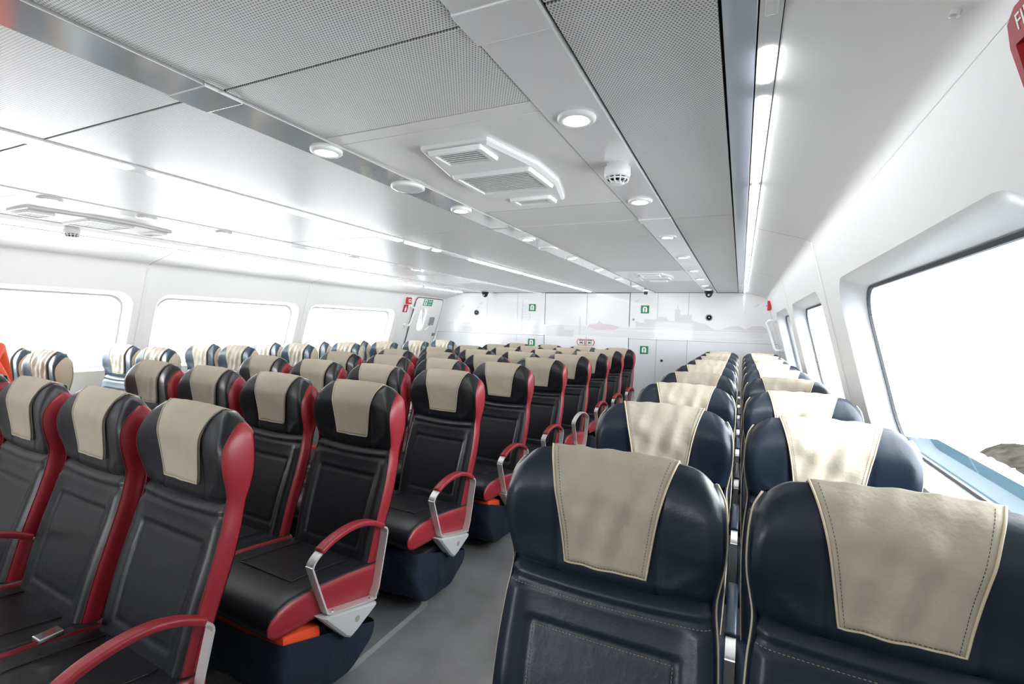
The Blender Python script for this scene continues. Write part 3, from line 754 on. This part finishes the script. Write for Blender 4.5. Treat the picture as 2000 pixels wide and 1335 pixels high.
def head_point(u, z0):
    p = fpoint(u, z0)
    p[1] += 0.016 * math.exp(-((z0 - ZN) / 0.010) ** 2)
    # diagonal creases in the lower corners
    ax, bz = abs(p[0]), z0
    t = min(1, max(0, ((ax - 0.135) * 0.06 + (bz - 0.905) * 0.045) / (0.06 ** 2 + 0.045 ** 2)))
    dd = math.hypot(ax - 0.135 - 0.06 * t, bz - 0.905 - 0.045 * t)
    p[1] -= 0.0045 * math.exp(-(dd / 0.007) ** 2) * (1 - 0.6 * abs(2 * t - 1))
    # vertical tucks either side of the cover
    p[1] += 0.004 * math.exp(-((abs(p[0]) - 0.112) / 0.006) ** 2) * (1 if z0 < 1.06 else max(0, 1 - (z0 - 1.06) / 0.05))
    return p
PZT, PZB, PHX = 0.772, 0.485, 0.164
def back_point(u, z0):
    p = fpoint(u, z0); x = p[0]
    p[1] += 0.016 * math.exp(-((z0 - ZN) / 0.010) ** 2) + 0.006 * math.exp(-((z0 - 0.852) / 0.0055) ** 2)
    hx = PHX - 0.03 * (PZT - z0); dx = abs(x) - hx; dz = max(z0 - PZT, PZB - z0); d = max(dx, dz)
    p[1] += 0.0070 * math.exp(-(d / 0.0055) ** 2)
    if d < 0: p[1] += 0.003 * min(1, -d / 0.012)
    p[1] += -0.006 * math.exp(-((abs(x) - 0.205) / 0.020) ** 2) * (1 if z0 < 0.84 else 0)
    return p
def spaced(a, b, n_): return list(np.linspace(a, b, n_))
US = spaced(-1, 1, 61)
def build_back():
    zz = spaced(0.40, ZN, 62)
    return MB().grid([[tuple(back_point(u, z)) for u in US] for z in zz])
def build_head():
    t = np.linspace(0, 1, 34); zz = ZN + (ZT - ZN) * (1 - (1 - t) ** 1.6)
    rows = [[tuple(head_point(u, z)) for u in US] for z in zz]
    rows += [[(u * (hF(z) - 0.004), yR(z) + 0.004, zmap(u, z)) for u in US] for z in (1.158, 1.13, 1.08)]
    return MB().grid(rows)
def side_curve(s, z, n_=8):
    a = fpoint(s, z); w = hW(z); r = yR(z); y0 = a[1]; zz_ = a[2]; r = max(r, y0 + 0.006)
    p0 = Vector((hF(z), y0)); p1 = Vector((w + 0.006, y0 + (r - y0) * 0.25)); p2 = Vector((w - 0.006, r)); row = []
    for k in range(n_):
        t = k / (n_ - 1); q = p0 * (1 - t) ** 2 + p1 * 2 * t * (1 - t) + p2 * t * t
        row.append((s * q.x, q.y, zz_))
    return row
def build_side(s):
    rows = [side_curve(s, z) for z in spaced(0.40, 1.165, 54)]
    # turn the rear edge inwards so that the panel has thickness
    rows = [r + [(r[-1][0] * 0.93, r[-1][1] + 0.012, r[-1][2])] for r in rows]
    return MB().grid(rows)
def build_shell():
    zz = spaced(0.40, 1.12, 16)
    return MB().grid([[(u * (hW(z) - 0.003), yR(z) + 0.022 * (1 - u * u), zmap(u, z)) for u in spaced(-1, 1, 13)] for z in zz])
def edge_path(s, off=0.001):
    return [(s * hF(z), fpoint(s, z)[1] - off, fpoint(s, z)[2]) for z in spaced(0.41, 1.163, 60)]
def outer_path(s):
    return [(p[0], p[1], p[2]) for p in [side_curve(s, z)[3] for z in spaced(0.41, 1.163, 60)]]
COVB = {'cloth': 0.938, 'leather': 0.922}
def cover_half(z0, style):
    t = max(0, (z0 - COVB[style]) / (1.165 - COVB[style]))
    return 0.091 + 0.034 * t + 0.020 * t ** 4
def build_cover(style, seed):
    rnd = random.Random(seed); ph = [rnd.random() * 6.3 for _ in range(6)]
    amp = 0.0012 if style == 'cloth' else 0.0040
    t = np.linspace(0, 1, 30); zb = COVB[style]; zz = list(zb + (ZT - zb) * (1 - (1 - t) ** 1.5)); NU = 25; rows = []
    fall = 0.0
    for i, z in enumerate(zz):
        hw = cover_half(z, style); row = []
        for j in range(NU):
            k = -1 + 2 * j / (NU - 1); x = k * hw; u = x / hF(z); p = fpoint(u, z)
            wr = amp * (math.sin(x * 60 + ph[0] + 9 * z) * math.sin(z * 21 + ph[1]) + 0.8 * math.sin(x * 95 + ph[2] - 30 * z) + 0.6 * math.sin(z * 62 + x * 25 + ph[3])) * (1 - abs(k) ** 6)
            e = 0.0075 + wr * (0.4 + 0.6 * math.sin(math.pi * min(1, max(0, (z - 0.88) / 0.3))))
            tt = max(0, (z - 1.08) / (ZT - 1.08))
            nx, nz = (1 - tt), tt
            tl = 0.010 * k * (1 - t[i]) if style == 'leather' else 0.0
            row.append((p[0], p[1] - e * nx, p[2] + e * nz + tl * 0.0))
        rows.append(row)
    for z in (1.150, 1.10, 1.02):
        hw = cover_half(1.165, style)
        rows.append([((-1 + 2 * j / (NU - 1)) * hw, yR(z) + 0.012, zmap((-1 + 2 * j / (NU - 1)) * hw / hW(z), z) + (0.004 if z > 1.14 else 0)) for j in range(NU)])
    # rim that turns back to the headrest
    mb = MB().grid(rows)
    rim = [r[0] for r in rows][::-1] + rows[0][1:-1] + [r[-1] for r in rows]
    rim2 = []
    for (x, y, z) in rim: rim2.append((x * 1.004, y + 0.0075, z - (0.006 if z > 1.14 else 0.0)))
    mb.grid([rim, rim2])
    return mb, rows
def rim_cord(rows):
    rim = [r[0] for r in rows[:30]][::-1] + rows[0][1:-1] + [r[-1] for r in rows[:30]]
    return MB().tube([(x, y - 0.0005, z) for x, y, z in rim], 0.0024, 6)

def dashes(path, L=0.0045, gap=0.0035, r=0.0007):
    mb = MB(); path = [Vector(p) for p in path]; d = 0.0; segs = []
    cum = [0]
    for a, b in zip(path, path[1:]): cum.append(cum[-1] + (b - a).length)
    def at(s):
        i = min(max(int(np.searchsorted(cum, s)) - 1, 0), len(path) - 2); t = (s - cum[i]) / max(1e-9, cum[i + 1] - cum[i]); return path[i].lerp(path[i + 1], t)
    s = 0
    while s + L < cum[-1]:
        a, b = at(s), at(s + L); mb.tube([tuple(a), tuple(b)], r, 4); s += L + gap
    return mb
def seat_stitches():
    mb = MB(); o = 0.0012
    def bp(x, z): 
        p = back_point(x / hF(z), z); return (p[0], p[1] - o, p[2])
    zt, hh = PZT - 0.007, PHX - 0.008
    paths = [[bp(x, 0.843) for x in spaced(-0.224, 0.224, 50)], [bp(x, zt) for x in spaced(-hh, hh, 40)]]
    for q in (-1, 1): paths.append([bp(q * (hh - 0.03 * (zt - z)), z) for z in spaced(PZB + 0.01, zt, 40)])
    for p in paths:
        d = dashes(p); mb.add(d.v, d.f)
    return mb

# seat cushion
CUSH = [(-.16, .430), (-.24, .443), (-.34, .458), (-.45, .470), (-.54, .476), (-.60, .474), (-.645, .462), (-.675, .440), (-.690, .412), (-.688, .385), (-.670, .362), (-.640, .349), (-.58, .347), (-.48, .345), (-.36, .320), (-.26, .298), (-.16, .285)]
def cush_ring(x, s, drop=0.0):
    return [(x, -.42 + (y + .42) * (0.985 + 0.015 * s) , .395 + (z - .395) * s - drop) for y, z in CUSH]
def build_cushion():
    xs = [(-.240, .86), (-.237, .93), (-.228, .97), (-.205, 1.0), (-.15, 1.01), (0, 1.0), (.15, 1.01), (.205, 1.0), (.228, .97), (.237, .93), (.240, .86)]
    mb = MB().grid([cush_ring(x, s) for x, s in xs])
    return mb
def build_cushion_side(s):
    rings = [cush_ring(s * .2405, .86), cush_ring(s * .246, .78), cush_ring(s * .248, .45)]
    mb = MB().grid(rings); n_ = len(CUSH)
    mb.add(rings[2], [tuple(range(n_))])
    return mb
def cushion_seams():
    mb = MB()
    def top(x, y):
        for (a, za), (b, zb) in zip(CUSH, CUSH[1:]):
            if b <= y <= a: return (x, y, za + (zb - za) * (y - a) / (b - a) + 0.004)
        return (x, y, 0.47)
    p = [top(-.15, y) for y in spaced(-.24, -.53, 12)] + [top(x, -.53) for x in spaced(-.15, .15, 10)][1:] + [top(.15, y) for y in spaced(-.53, -.24, 12)][1:]
    return mb.tube(p, 0.0022, 6)

# armrest: one closed flat bar loop, a leather pad on its arch
LOOP = [(-.205, .352), (-.222, .318), (-.240, .309), (-.440, .357), (-.463, .366), (-.476, .384), (-.536, .552), (-.538, .566), (-.530, .582), (-.500, .605), (-.45, .627), (-.38, .642), (-.31, .642), (-.25, .626), (-.205, .604), (-.185, .592), (-.166, .580), (-.160, .562), (-.165, .535)]
def ribbon(path, t0, t1, x0, x1, closed):
    N = len(path); ring = []
    for i, p in enumerate(path):
        a = path[(i - 1) % N] if closed or i else p; b = path[(i + 1) % N] if closed or i < N - 1 else p
        d = Vector((b[0] - a[0], b[1] - a[1])).normalized(); nn = Vector((-d.y, d.x))
        o = Vector(p) + nn * t0; q = Vector(p) + nn * t1
        ring.append([(x0, o.x, o.y), (x1, o.x, o.y), (x1, q.x, q.y), (x0, q.x, q.y)])
    mb = MB(); v = [c for r in ring for c in r]; f = []
    for i in range(N if closed else N - 1):
        j = (i + 1) % N
        for k in range(4): f.append((i * 4 + k, i * 4 + (k + 1) % 4, j * 4 + (k + 1) % 4, j * 4 + k))
    if not closed: f += [(0, 1, 2, 3), ((N - 1) * 4, (N - 1) * 4 + 3, (N - 1) * 4 + 2, (N - 1) * 4 + 1)]
    return mb.add(v, f)
def densify(path, n_=3):
    out = []
    N = len(path)
    for i in range(N - 1):
        p0, p1, p2, p3 = [Vector(path[min(max(i + k, 0), N - 1)]) for k in (-1, 0, 1, 2)]
        for k in range(n_):
            t = k / n_
            out.append(tuple(0.5 * ((2 * p1) + (p2 - p0) * t + (2 * p0 - 5 * p1 + 4 * p2 - p3) * t * t + (3 * p1 - p0 - 3 * p2 + p3) * t ** 3)))
    out.append(tuple(path[-1])); return out
def build_pad():
    path = densify(LOOP[9:16], 4); n_ = len(path); N = 10; mb = MB(); rings = []
    for i, p in enumerate(path):
        a = path[max(0, i - 1)]; b = path[min(n_ - 1, i + 1)]; d = Vector((b[0] - a[0], b[1] - a[1])).normalized(); nn = Vector((-d.y, d.x))
        if nn.y < 0: nn = -nn
        ring = []
        for k in range(N * 2):
            an = 2 * math.pi * k / (N * 2); cx = 0.0215 * math.copysign(abs(math.cos(an)) ** 0.5, math.cos(an)); cz = 0.0115 * math.copysign(abs(math.sin(an)) ** 0.6, math.sin(an)) + 0.003
            q = Vector(p) + nn * cz; ring.append((cx, q.x, q.y))
        rings.append(ring)
    v = [c for r in rings for c in r]; m_ = N * 2; f = []
    for i in range(n_ - 1):
        for k in range(m_): f.append((i * m_ + k, i * m_ + (k + 1) % m_, (i + 1) * m_ + (k + 1) % m_, (i + 1) * m_ + k))
    f += [tuple(range(m_)), tuple((n_ - 1) * m_ + k for k in range(m_))]
    return mb.add(v, f)
def build_cap():
    a = [(-.505, .372), (-.47, .345), (-.225, .287), (-.214, .297), (-.245, .270), (-.335, .232), (-.362, .222), (-.385, .236)]
    p = [(-.505, .368), (-.226, .296), (-.222, .284), (-.330, .232), (-.362, .220), (-.390, .238)]
    mb = MB(); n_ = len(p); c = Vector((-.36, .29))
    rings = [[(-0.026, *q) for q in p], [(0.020, *q) for q in p], [(0.029, *(c + (Vector(q) - c) * 0.86)) for q in p]]
    mb.grid([r + [r[0]] for r in rings]); mb.add(rings[0], [tuple(range(n_))]); mb.add(rings[2], [tuple(range(n_))])
    return mb

SEATM = {}
def prep():
    S = SEATM
    S['back'] = build_back().mesh('back_cushion', True)
    S['head'] = build_head().mesh('headrest', True)
    S['side_r'] = build_side(1).mesh('side_panel', True); S['side_l'] = build_side(-1).mesh('side_panel', True)
    S['shell'] = build_shell().mesh('back_shell', True)
    S['pipe_r'] = MB().tube(outer_path(1), 0.0030, 6).mesh('piping', True); S['pipe_l'] = MB().tube(outer_path(-1), 0.0030, 6).mesh('piping', True)
    S['thin_r'] = MB().tube(edge_path(1), 0.0016, 6).mesh('seam', True); S['thin_l'] = MB().tube(edge_path(-1), 0.0016, 6).mesh('seam', True)
    for k in range(3):
        for st in ('cloth', 'leather'):
            mb, rows = build_cover(st, 11 + k); S['cover_%s%d' % (st, k)] = mb.mesh('headrest_cover', True)
            S['cord_%s%d' % (st, k)] = rim_cord(rows).mesh('cover_edge', True)
            rr_ = [r[2] for r in rows[:28]][::-1]; 
            path = [(r[1][0] * 1.0 + 0.002, r[1][1] - 0.001, r[1][2]) for r in rows[:28]][::-1] + [(p[0], p[1] - 0.001, p[2] + 0.004) for p in rows[0][2:-2]] + [(r[-2][0] - 0.002, r[-2][1] - 0.001, r[-2][2]) for r in rows[:28]]
            S['cst_%s%d' % (st, k)] = dashes(path, 0.004, 0.003, 0.0006).mesh('cover_stitching')
    S['stitch'] = seat_stitches().mesh('stitching')
    S['cush'] = build_cushion().mesh('seat_cushion', True)
    S['cs_r'] = build_cushion_side(1).mesh('cushion_side', True); S['cs_l'] = build_cushion_side(-1).mesh('cushion_side', True)
    S['cseam'] = cushion_seams().mesh('cushion_seam', True)
    S['pan'] = MB().bbox(-.225, .225, -.60, -.14, .262, .300, .01).box(-.262, .262, -.40, -.34, .24, .285).mesh('seat_pan')
    S['leg'] = MB().prism([(-.42, 0.0), (-.28, 0.0), (-.33, .25), (-.40, .25)], 'x', -.025, .025).mesh('leg')
    S['foot'] = MB().bbox(-.04, .04, -.50, -.20, 0.0, .02, .006).mesh('foot')
    S['bar'] = smooth_by_angle(ribbon(densify(LOOP + [LOOP[0]], 3)[:-1], -0.0035, 0.0035, -0.018, 0.018, True).mesh('armrest_bar'), 30)
    S['pad'] = build_pad().mesh('armrest_pad', True)
    S['cap'] = smooth_by_angle(build_cap().mesh('end_cap'), 35)
    S['oval'] = MB().lathe([(0.012, 0.0), (0.012, 0.003)], 14, (0.027, -.335, .283), 'x').mesh('cap_button')
    S['bolt'] = MB().lathe([(0.005, 0.0), (0.004, 0.003)], 8).mesh('bolt')
prep()

def variant(key, m):
    k = (key, m)
    if k not in SEATM:
        me = SEATM[key].copy(); me.materials.clear(); me.materials.append(MAT[m]); SEATM[k] = me
    return SEATM[k]

def armrest(root, x, pad, cap=True, outward=1):
    a = obj('armrest', variant('bar', 'aluminium'), None, root, (x, 0, 0))
    if not cap: a.scale = (0.72, 1, 1)
    if pad: obj('armrest_pad', variant('pad', pad), None, a)
    for by in (-.44, -.25):
        b = obj('bolt', variant('bolt', 'chrome'), None, a, (0.006, by, .309 + (-.24 - by) * 0.24 + 0.004))
    if cap:
        c = obj('end_cap', variant('cap', 'grey_plastic'), None, root, (x, 0, 0))
        if outward < 0: c.scale = (-1, 1, 1)
        b = obj('cap_button', variant('oval', 'fitting_grey'), None, c)

STY = {
    'red':   dict(face='black_leather', side='red_leather', cover='cloth', covm='beige_cloth', pipe=('thin', 'red_thread'), pad='red_leather', st='thread_dark', cside='red_leather', coverdash='thread_cream'),
    'right': dict(face='navy_leather', side='navy_leather', cover='leather', covm='beige_cover', pipe=('pipe', 'cream_piping'), pad='navy_leather', st='thread_cream', cside='navy_leather', coverdash='thread_dark'),
    'left':  dict(face='steel_blue_leather', side='cream_leather', cover='leather', covm='beige_cover', pipe=('thin', 'thread_dark'), pad='navy_leather', st='thread_cream', cside='cream_leather', coverdash='thread_dark'),
}
def seat(style, x, y, label, group, arms=(), near=False):
    st = STY[style]
    root = thing('passenger_seat', label, 'seat', (x, y, 0), group)
    root.rotation_euler = (0, 0, random.uniform(-0.003, 0.003) - (0.05 if style == 'red' else 0.0))
    obj('back_cushion', variant('back', st['face']), None, root)
    h = obj('headrest', variant('head', st['face']), None, root)
    k = random.randrange(3)
    c = obj('headrest_cover', variant('cover_%s%d' % (st['cover'], k), st['covm']), None, root)
    c['label'] = 'beige headrest cover'
    obj('cover_edge', variant('cord_%s%d' % (st['cover'], k), 'cream_piping' if style != 'red' else 'beige_cloth'), None, c)
    for s in 'rl':
        p = obj('side_panel', variant('side_' + s, st['side']), None, root)
        obj('piping', variant('%s_%s' % (st['pipe'][0], s), st['pipe'][1]), None, p)
        obj('cushion_side', variant('cs_' + s, st['cside']), None, root)
    obj('back_shell', variant('shell', 'shell_plastic'), None, root)
    cu = obj('seat_cushion', variant('cush', st['face']), None, root)
    obj('cushion_seam', variant('cseam', st['face']), None, cu)
    obj('seat_pan', variant('pan', 'steel_frame'), None, root)
    lg = obj('leg', variant('leg', 'steel_frame'), None, root)
    obj('foot', variant('foot', 'steel_frame'), None, lg)
    if near:
        obj('stitching', variant('stitch', st['st']), None, root, kind='stuff')
        obj('cover_stitching', variant('cst_%s%d' % (st['cover'], k), st['coverdash']), None, c, kind='stuff')
    for a in arms: armrest(root, *a)
    return root

PITCH_R, PITCH_C, PITCH_L, W = 0.80, 0.752, 0.738, 0.530
def ordrow(r): return ('nearest row' if r == 0 else '%s row' % ORD[r])
# right pair of columns
for r in range(9):
    y = 1.164 + PITCH_R * r
    for c, (x, nm) in enumerate(((-0.254, 'on the right aisle'), (0.276, 'next to the right window'))):
        arms = [(-0.265, 'navy_leather', True, -1), (0.265, 'navy_leather', False)] if c == 0 else []
        seat('right', x, y, 'navy seat with cream piping %s, %s from the camera' % (nm, ordrow(r)), 'navy seats of the right block', arms, near=(r < 2))
# centre block of four columns with red sides
COLN = ['beside the right aisle', 'second column from the right aisle', 'third column from the right aisle', 'beside the left aisle']
pouch_spots = []
for r in range(9):
    y = 1.051 + PITCH_C * r
    for c in range(4):
        x = -1.589 - W * c
        arms = []
        if c == 0: arms = [(0.264, None if r == 5 else 'red_leather', True, 1)]
        if c == 1: arms = [(-0.265, 'red_leather', False)]
        if c == 3: arms = [(-0.265, 'red_leather', True, -1)]
        seat('red', x, y, 'black seat with red sides %s, %s from the camera' % (COLN[c], ordrow(r)), 'red-sided seats of the centre block', arms, near=False)
        pouch_spots.append((r, c, x, y))
# left pair of columns
for r in range(8):
    y = 1.817 + PITCH_L * r
    for c, (x, nm) in enumerate(((-4.52, 'on the left aisle'), (-5.05, 'next to the left windows'))):
        if c == 1 and r > 5: continue
        arms = [(0.265, 'navy_leather', True, 1), (-0.265, 'navy_leather', False)] if c == 0 else []
        seat('left', x, y, 'pale blue seat with cream sides %s, %s from the camera' % (nm, ordrow(r)), 'cream-sided seats of the left block', arms)

# seat belt buckle lying between two front seats of the centre block
sb = thing('seat_belt', 'black seat belt with chrome buckle on the nearest centre-block row', 'seat belt', (-1.80, 0.70, 0.482))
obj('buckle', MB().bbox(-0.022, 0.022, -0.03, 0.03, 0.012, 0.026, 0.004).mesh('buckle'), 'chrome', sb)
obj('strap', MB().grid([[(x, y, z) for x in (-0.018, 0.018)] for y, z in ((0.0, 0.010), (0.06, 0.006), (0.12, -0.01), (0.16, -0.05))]).mesh('strap'), 'black_leather', sb)

# life jacket pouches slung under the centre-block seats
def build_pouch():
    prof = [(-.655, .335), (-.660, .26), (-.645, .16), (-.60, .085), (-.52, .048), (-.38, .042), (-.28, .058), (-.215, .105), (-.185, .175)]
    xs = [(-.225, .93, .010), (-.222, .97, .004), (-.20, 1.0, 0)] + [(q, 1.015, -.002) for q in spaced(-.165, .165, 11)] + [(.20, 1.0, 0), (.222, .97, .004), (.225, .93, .010)]
    pr = densify(prof, 3)
    mb = MB(); rows = []
    for x, s, d in xs:
        rows.append([(x + 0.006 * math.sin(k * 0.9 + x * 30) * (abs(x) > .2), -.42 + (y + .42) * s, max(0.004, .18 + (z - .18) * s + d * (1 - k / len(pr)))) for k, (y, z) in enumerate(pr)])
    rw = random.Random(5); P_ = [rw.random() * 6 for _ in range(4)]
    rows = [[(x, y + 0.007 * math.sin(x * 34 + z * 19 + P_[0]) * math.sin(z * 26 + P_[1]) * (z < .30), z + 0.006 * math.sin(x * 27 + y * 22 + P_[2]) * (z < .12)) for x, y, z in r] for r in rows]
    mb.grid(rows)
    for row in (rows[0], rows[-1]):
        # end wall of the pouch, closed up to the slanted rim
        n_ = len(row); mb.add(row, [tuple(range(n_))])
    return mb
POUCH = smooth_by_angle(build_pouch().mesh('life_jacket_pouch', True), 60)
rim_path = None
for r, c, x, y in pouch_spots:
    if c > 1: continue
    if c == 1 and r > 2: continue
    who = 'beside the right aisle' if c == 0 else 'one place in from the aisle'
    p = obj('life_jacket_pouch', POUCH, 'navy_fabric', None, (x, y, 0), label='navy pouch slung under the centre seat %s, %s' % (who, ordrow(r)), category='pouch', group='pouches under the centre seats')
    if c == 0 and r in (1, 3):
        mb = MB().bbox(-.20, .215, -.645, -.47, .17, .335, .03)
        me = mb.mesh('life_jacket'); 
        for vv in me.vertices: vv.co.z += 0.25 * (-.47 - vv.co.y) - 0.02 if vv.co.z > .25 else 0
        smooth_by_angle(me, 50)
        obj('life_jacket', me, 'orange_fabric', None, (x, y, 0), label='bright orange life jacket in the pouch under the %s of aisle seats' % ordrow(r), category='life jacket')

# ------------------------------------------------------------------ person bending over in the left aisle, half out of the frame
def person():
    me = bpy.data.meshes.new('person_body'); bm = bmesh.new()
    J = {'pelvis': (0, 0, .93, .145), 'waist': (-.10, 0, 1.04, .14), 'chest': (-.25, 0, 1.14, .165), 'neckbase': (-.37, 0, 1.215, .09), 'neck': (-.43, 0, 1.25, .06), 'head': (-.50, 0, 1.295, .095), 'crown': (-.58, 0, 1.335, .085),
         'hipR': (.0, .10, .87, .10), 'kneeR': (-.03, .12, .48, .065), 'ankR': (.03, .12, .08, .045), 'toeR': (-.14, .13, .035, .035),
         'hipL': (.0, -.10, .87, .10), 'kneeL': (-.05, -.12, .48, .065), 'ankL': (.01, -.12, .08, .045), 'toeL': (-.16, -.13, .035, .035),
         'shR': (-.31, .18, 1.16, .075), 'elR': (-.33, .24, .88, .05), 'wrR': (-.50, .20, .72, .035), 'shL': (-.31, -.18, 1.16, .075), 'elL': (-.33, -.24, .88, .05), 'wrL': (-.50, -.20, .72, .035),
         'palmR': (-.57, .19, .69, .03), 'palmL': (-.57, -.19, .69, .03)}
    E_ = [('pelvis', 'waist'), ('waist', 'chest'), ('chest', 'neckbase'), ('neckbase', 'neck'), ('neck', 'head'), ('head', 'crown'), ('pelvis', 'hipR'), ('hipR', 'kneeR'), ('kneeR', 'ankR'), ('ankR', 'toeR'), ('pelvis', 'hipL'), ('hipL', 'kneeL'), ('kneeL', 'ankL'), ('ankL', 'toeL'), ('chest', 'shR'), ('shR', 'elR'), ('elR', 'wrR'), ('chest', 'shL'), ('shL', 'elL'), ('elL', 'wrL'), ('wrR', 'palmR'), ('wrL', 'palmL')]
    rad = [J[k][3] for k in J]; names = list(J)
    vs = [J[k][:3] for k in J]; es = [(names.index(a), names.index(b)) for a, b in E_]
    for sd, pz in (('R', 1), ('L', -1)):
        base = names.index('palm' + sd); bx, by, bz = J['palm' + sd][:3]
        for q in range(5):
            if q < 4: a = (bx - .045, by + pz * (.026 - .017 * q), bz - .02); b = (bx - .075 + .006 * abs(q - 1), by + pz * (.027 - .018 * q), bz - .055)
            else: a = (bx + .0, by - pz * .04, bz - .02); b = (bx - .03, by - pz * .052, bz - .045)
            i = len(vs); vs += [a, b]; rad += [.009, .007]; es += [(base, i), (i, i + 1)]
    me.from_pydata(vs, es, []); me.update()
    o = obj('person', me, 'orange_fabric', None, (-3.80, 1.155, 0.035), label='person in orange jacket bending in the left aisle at the left edge', category='person')
    md = o.modifiers.new('skin', 'SKIN'); md.use_smooth_shade = True
    for i, sv in enumerate(me.skin_vertices[0].data): sv.radius = (rad[i], rad[i]); sv.use_root = (i == 0)
    ss = o.modifiers.new('sub', 'SUBSURF'); ss.levels = 2; ss.render_levels = 2
    dg = bpy.context.evaluated_depsgraph_get(); nm = bpy.data.meshes.new_from_object(o.evaluated_get(dg))
    o.modifiers.clear(); o.data = nm; nm.materials.clear()
    for m_ in ('orange_fabric', 'navy_trousers', 'skin', 'black_leather'): nm.materials.append(MAT[m_])
    for p in nm.polygons:
        c = p.center; p.use_smooth = True
        if c.z < .09: p.material_index = 3
        elif c.z < .88 and c.x > -.2: p.material_index = 1
        elif c.z < .72: p.material_index = 2
        elif c.x < -.45 and c.z > 1.2: p.material_index = 0
        else: p.material_index = 0
    # hood over the head
    hm = MB().lathe([(0.02, .135), (0.08, .115), (0.115, .05), (0.12, -.02), (0.10, -.08), (0.06, -.12)], 18).mesh('hood', True)
    h = obj('hood', hm, 'orange_fabric', o, (-.51, 0, 1.29)); h.rotation_euler = (0, math.radians(-50), 0)
    fm = MB().lathe([(0.02, -.015), (0.05, -.01), (0.075, .02), (0.07, .05)], 16).mesh('face', True)
    fo = obj('face', fm, 'skin', o, (-.585, 0, 1.21)); fo.rotation_euler = (0, math.radians(30), 0)
person()

# ------------------------------------------------------------------ outside: quay, gravel bank
q = thing('quay', 'pale blue concrete quay outside the right windows', 'quay', (0, 0, -1.15))
obj('slab', MB().box(1.6, 4.7, -20, 16.0, -0.3, 0.0).mesh('slab'), 'quay_concrete', q)
obj('kerb', MB().box(1.6, 1.9, -20, 16.0, 0.0, 0.12).mesh('kerb'), 'quay_concrete', q)
gb = MB(); rnd = random.Random(4); rows = []
for yy in spaced(4.0, 15.5, 70):
    rows.append([(5.3 + 1.3 * j / 9 + 0.08 * rnd.random(), yy, -1.3 + 0.30 * math.sin(math.pi * j / 9) + 0.07 * rnd.random()) for j in range(10)])
gb.grid(rows)
obj('gravel_bank', gb.mesh('gravel_bank'), 'gravel', None, None, label='brown gravel bank beyond the quay outside the right window', category='gravel', kind='stuff')
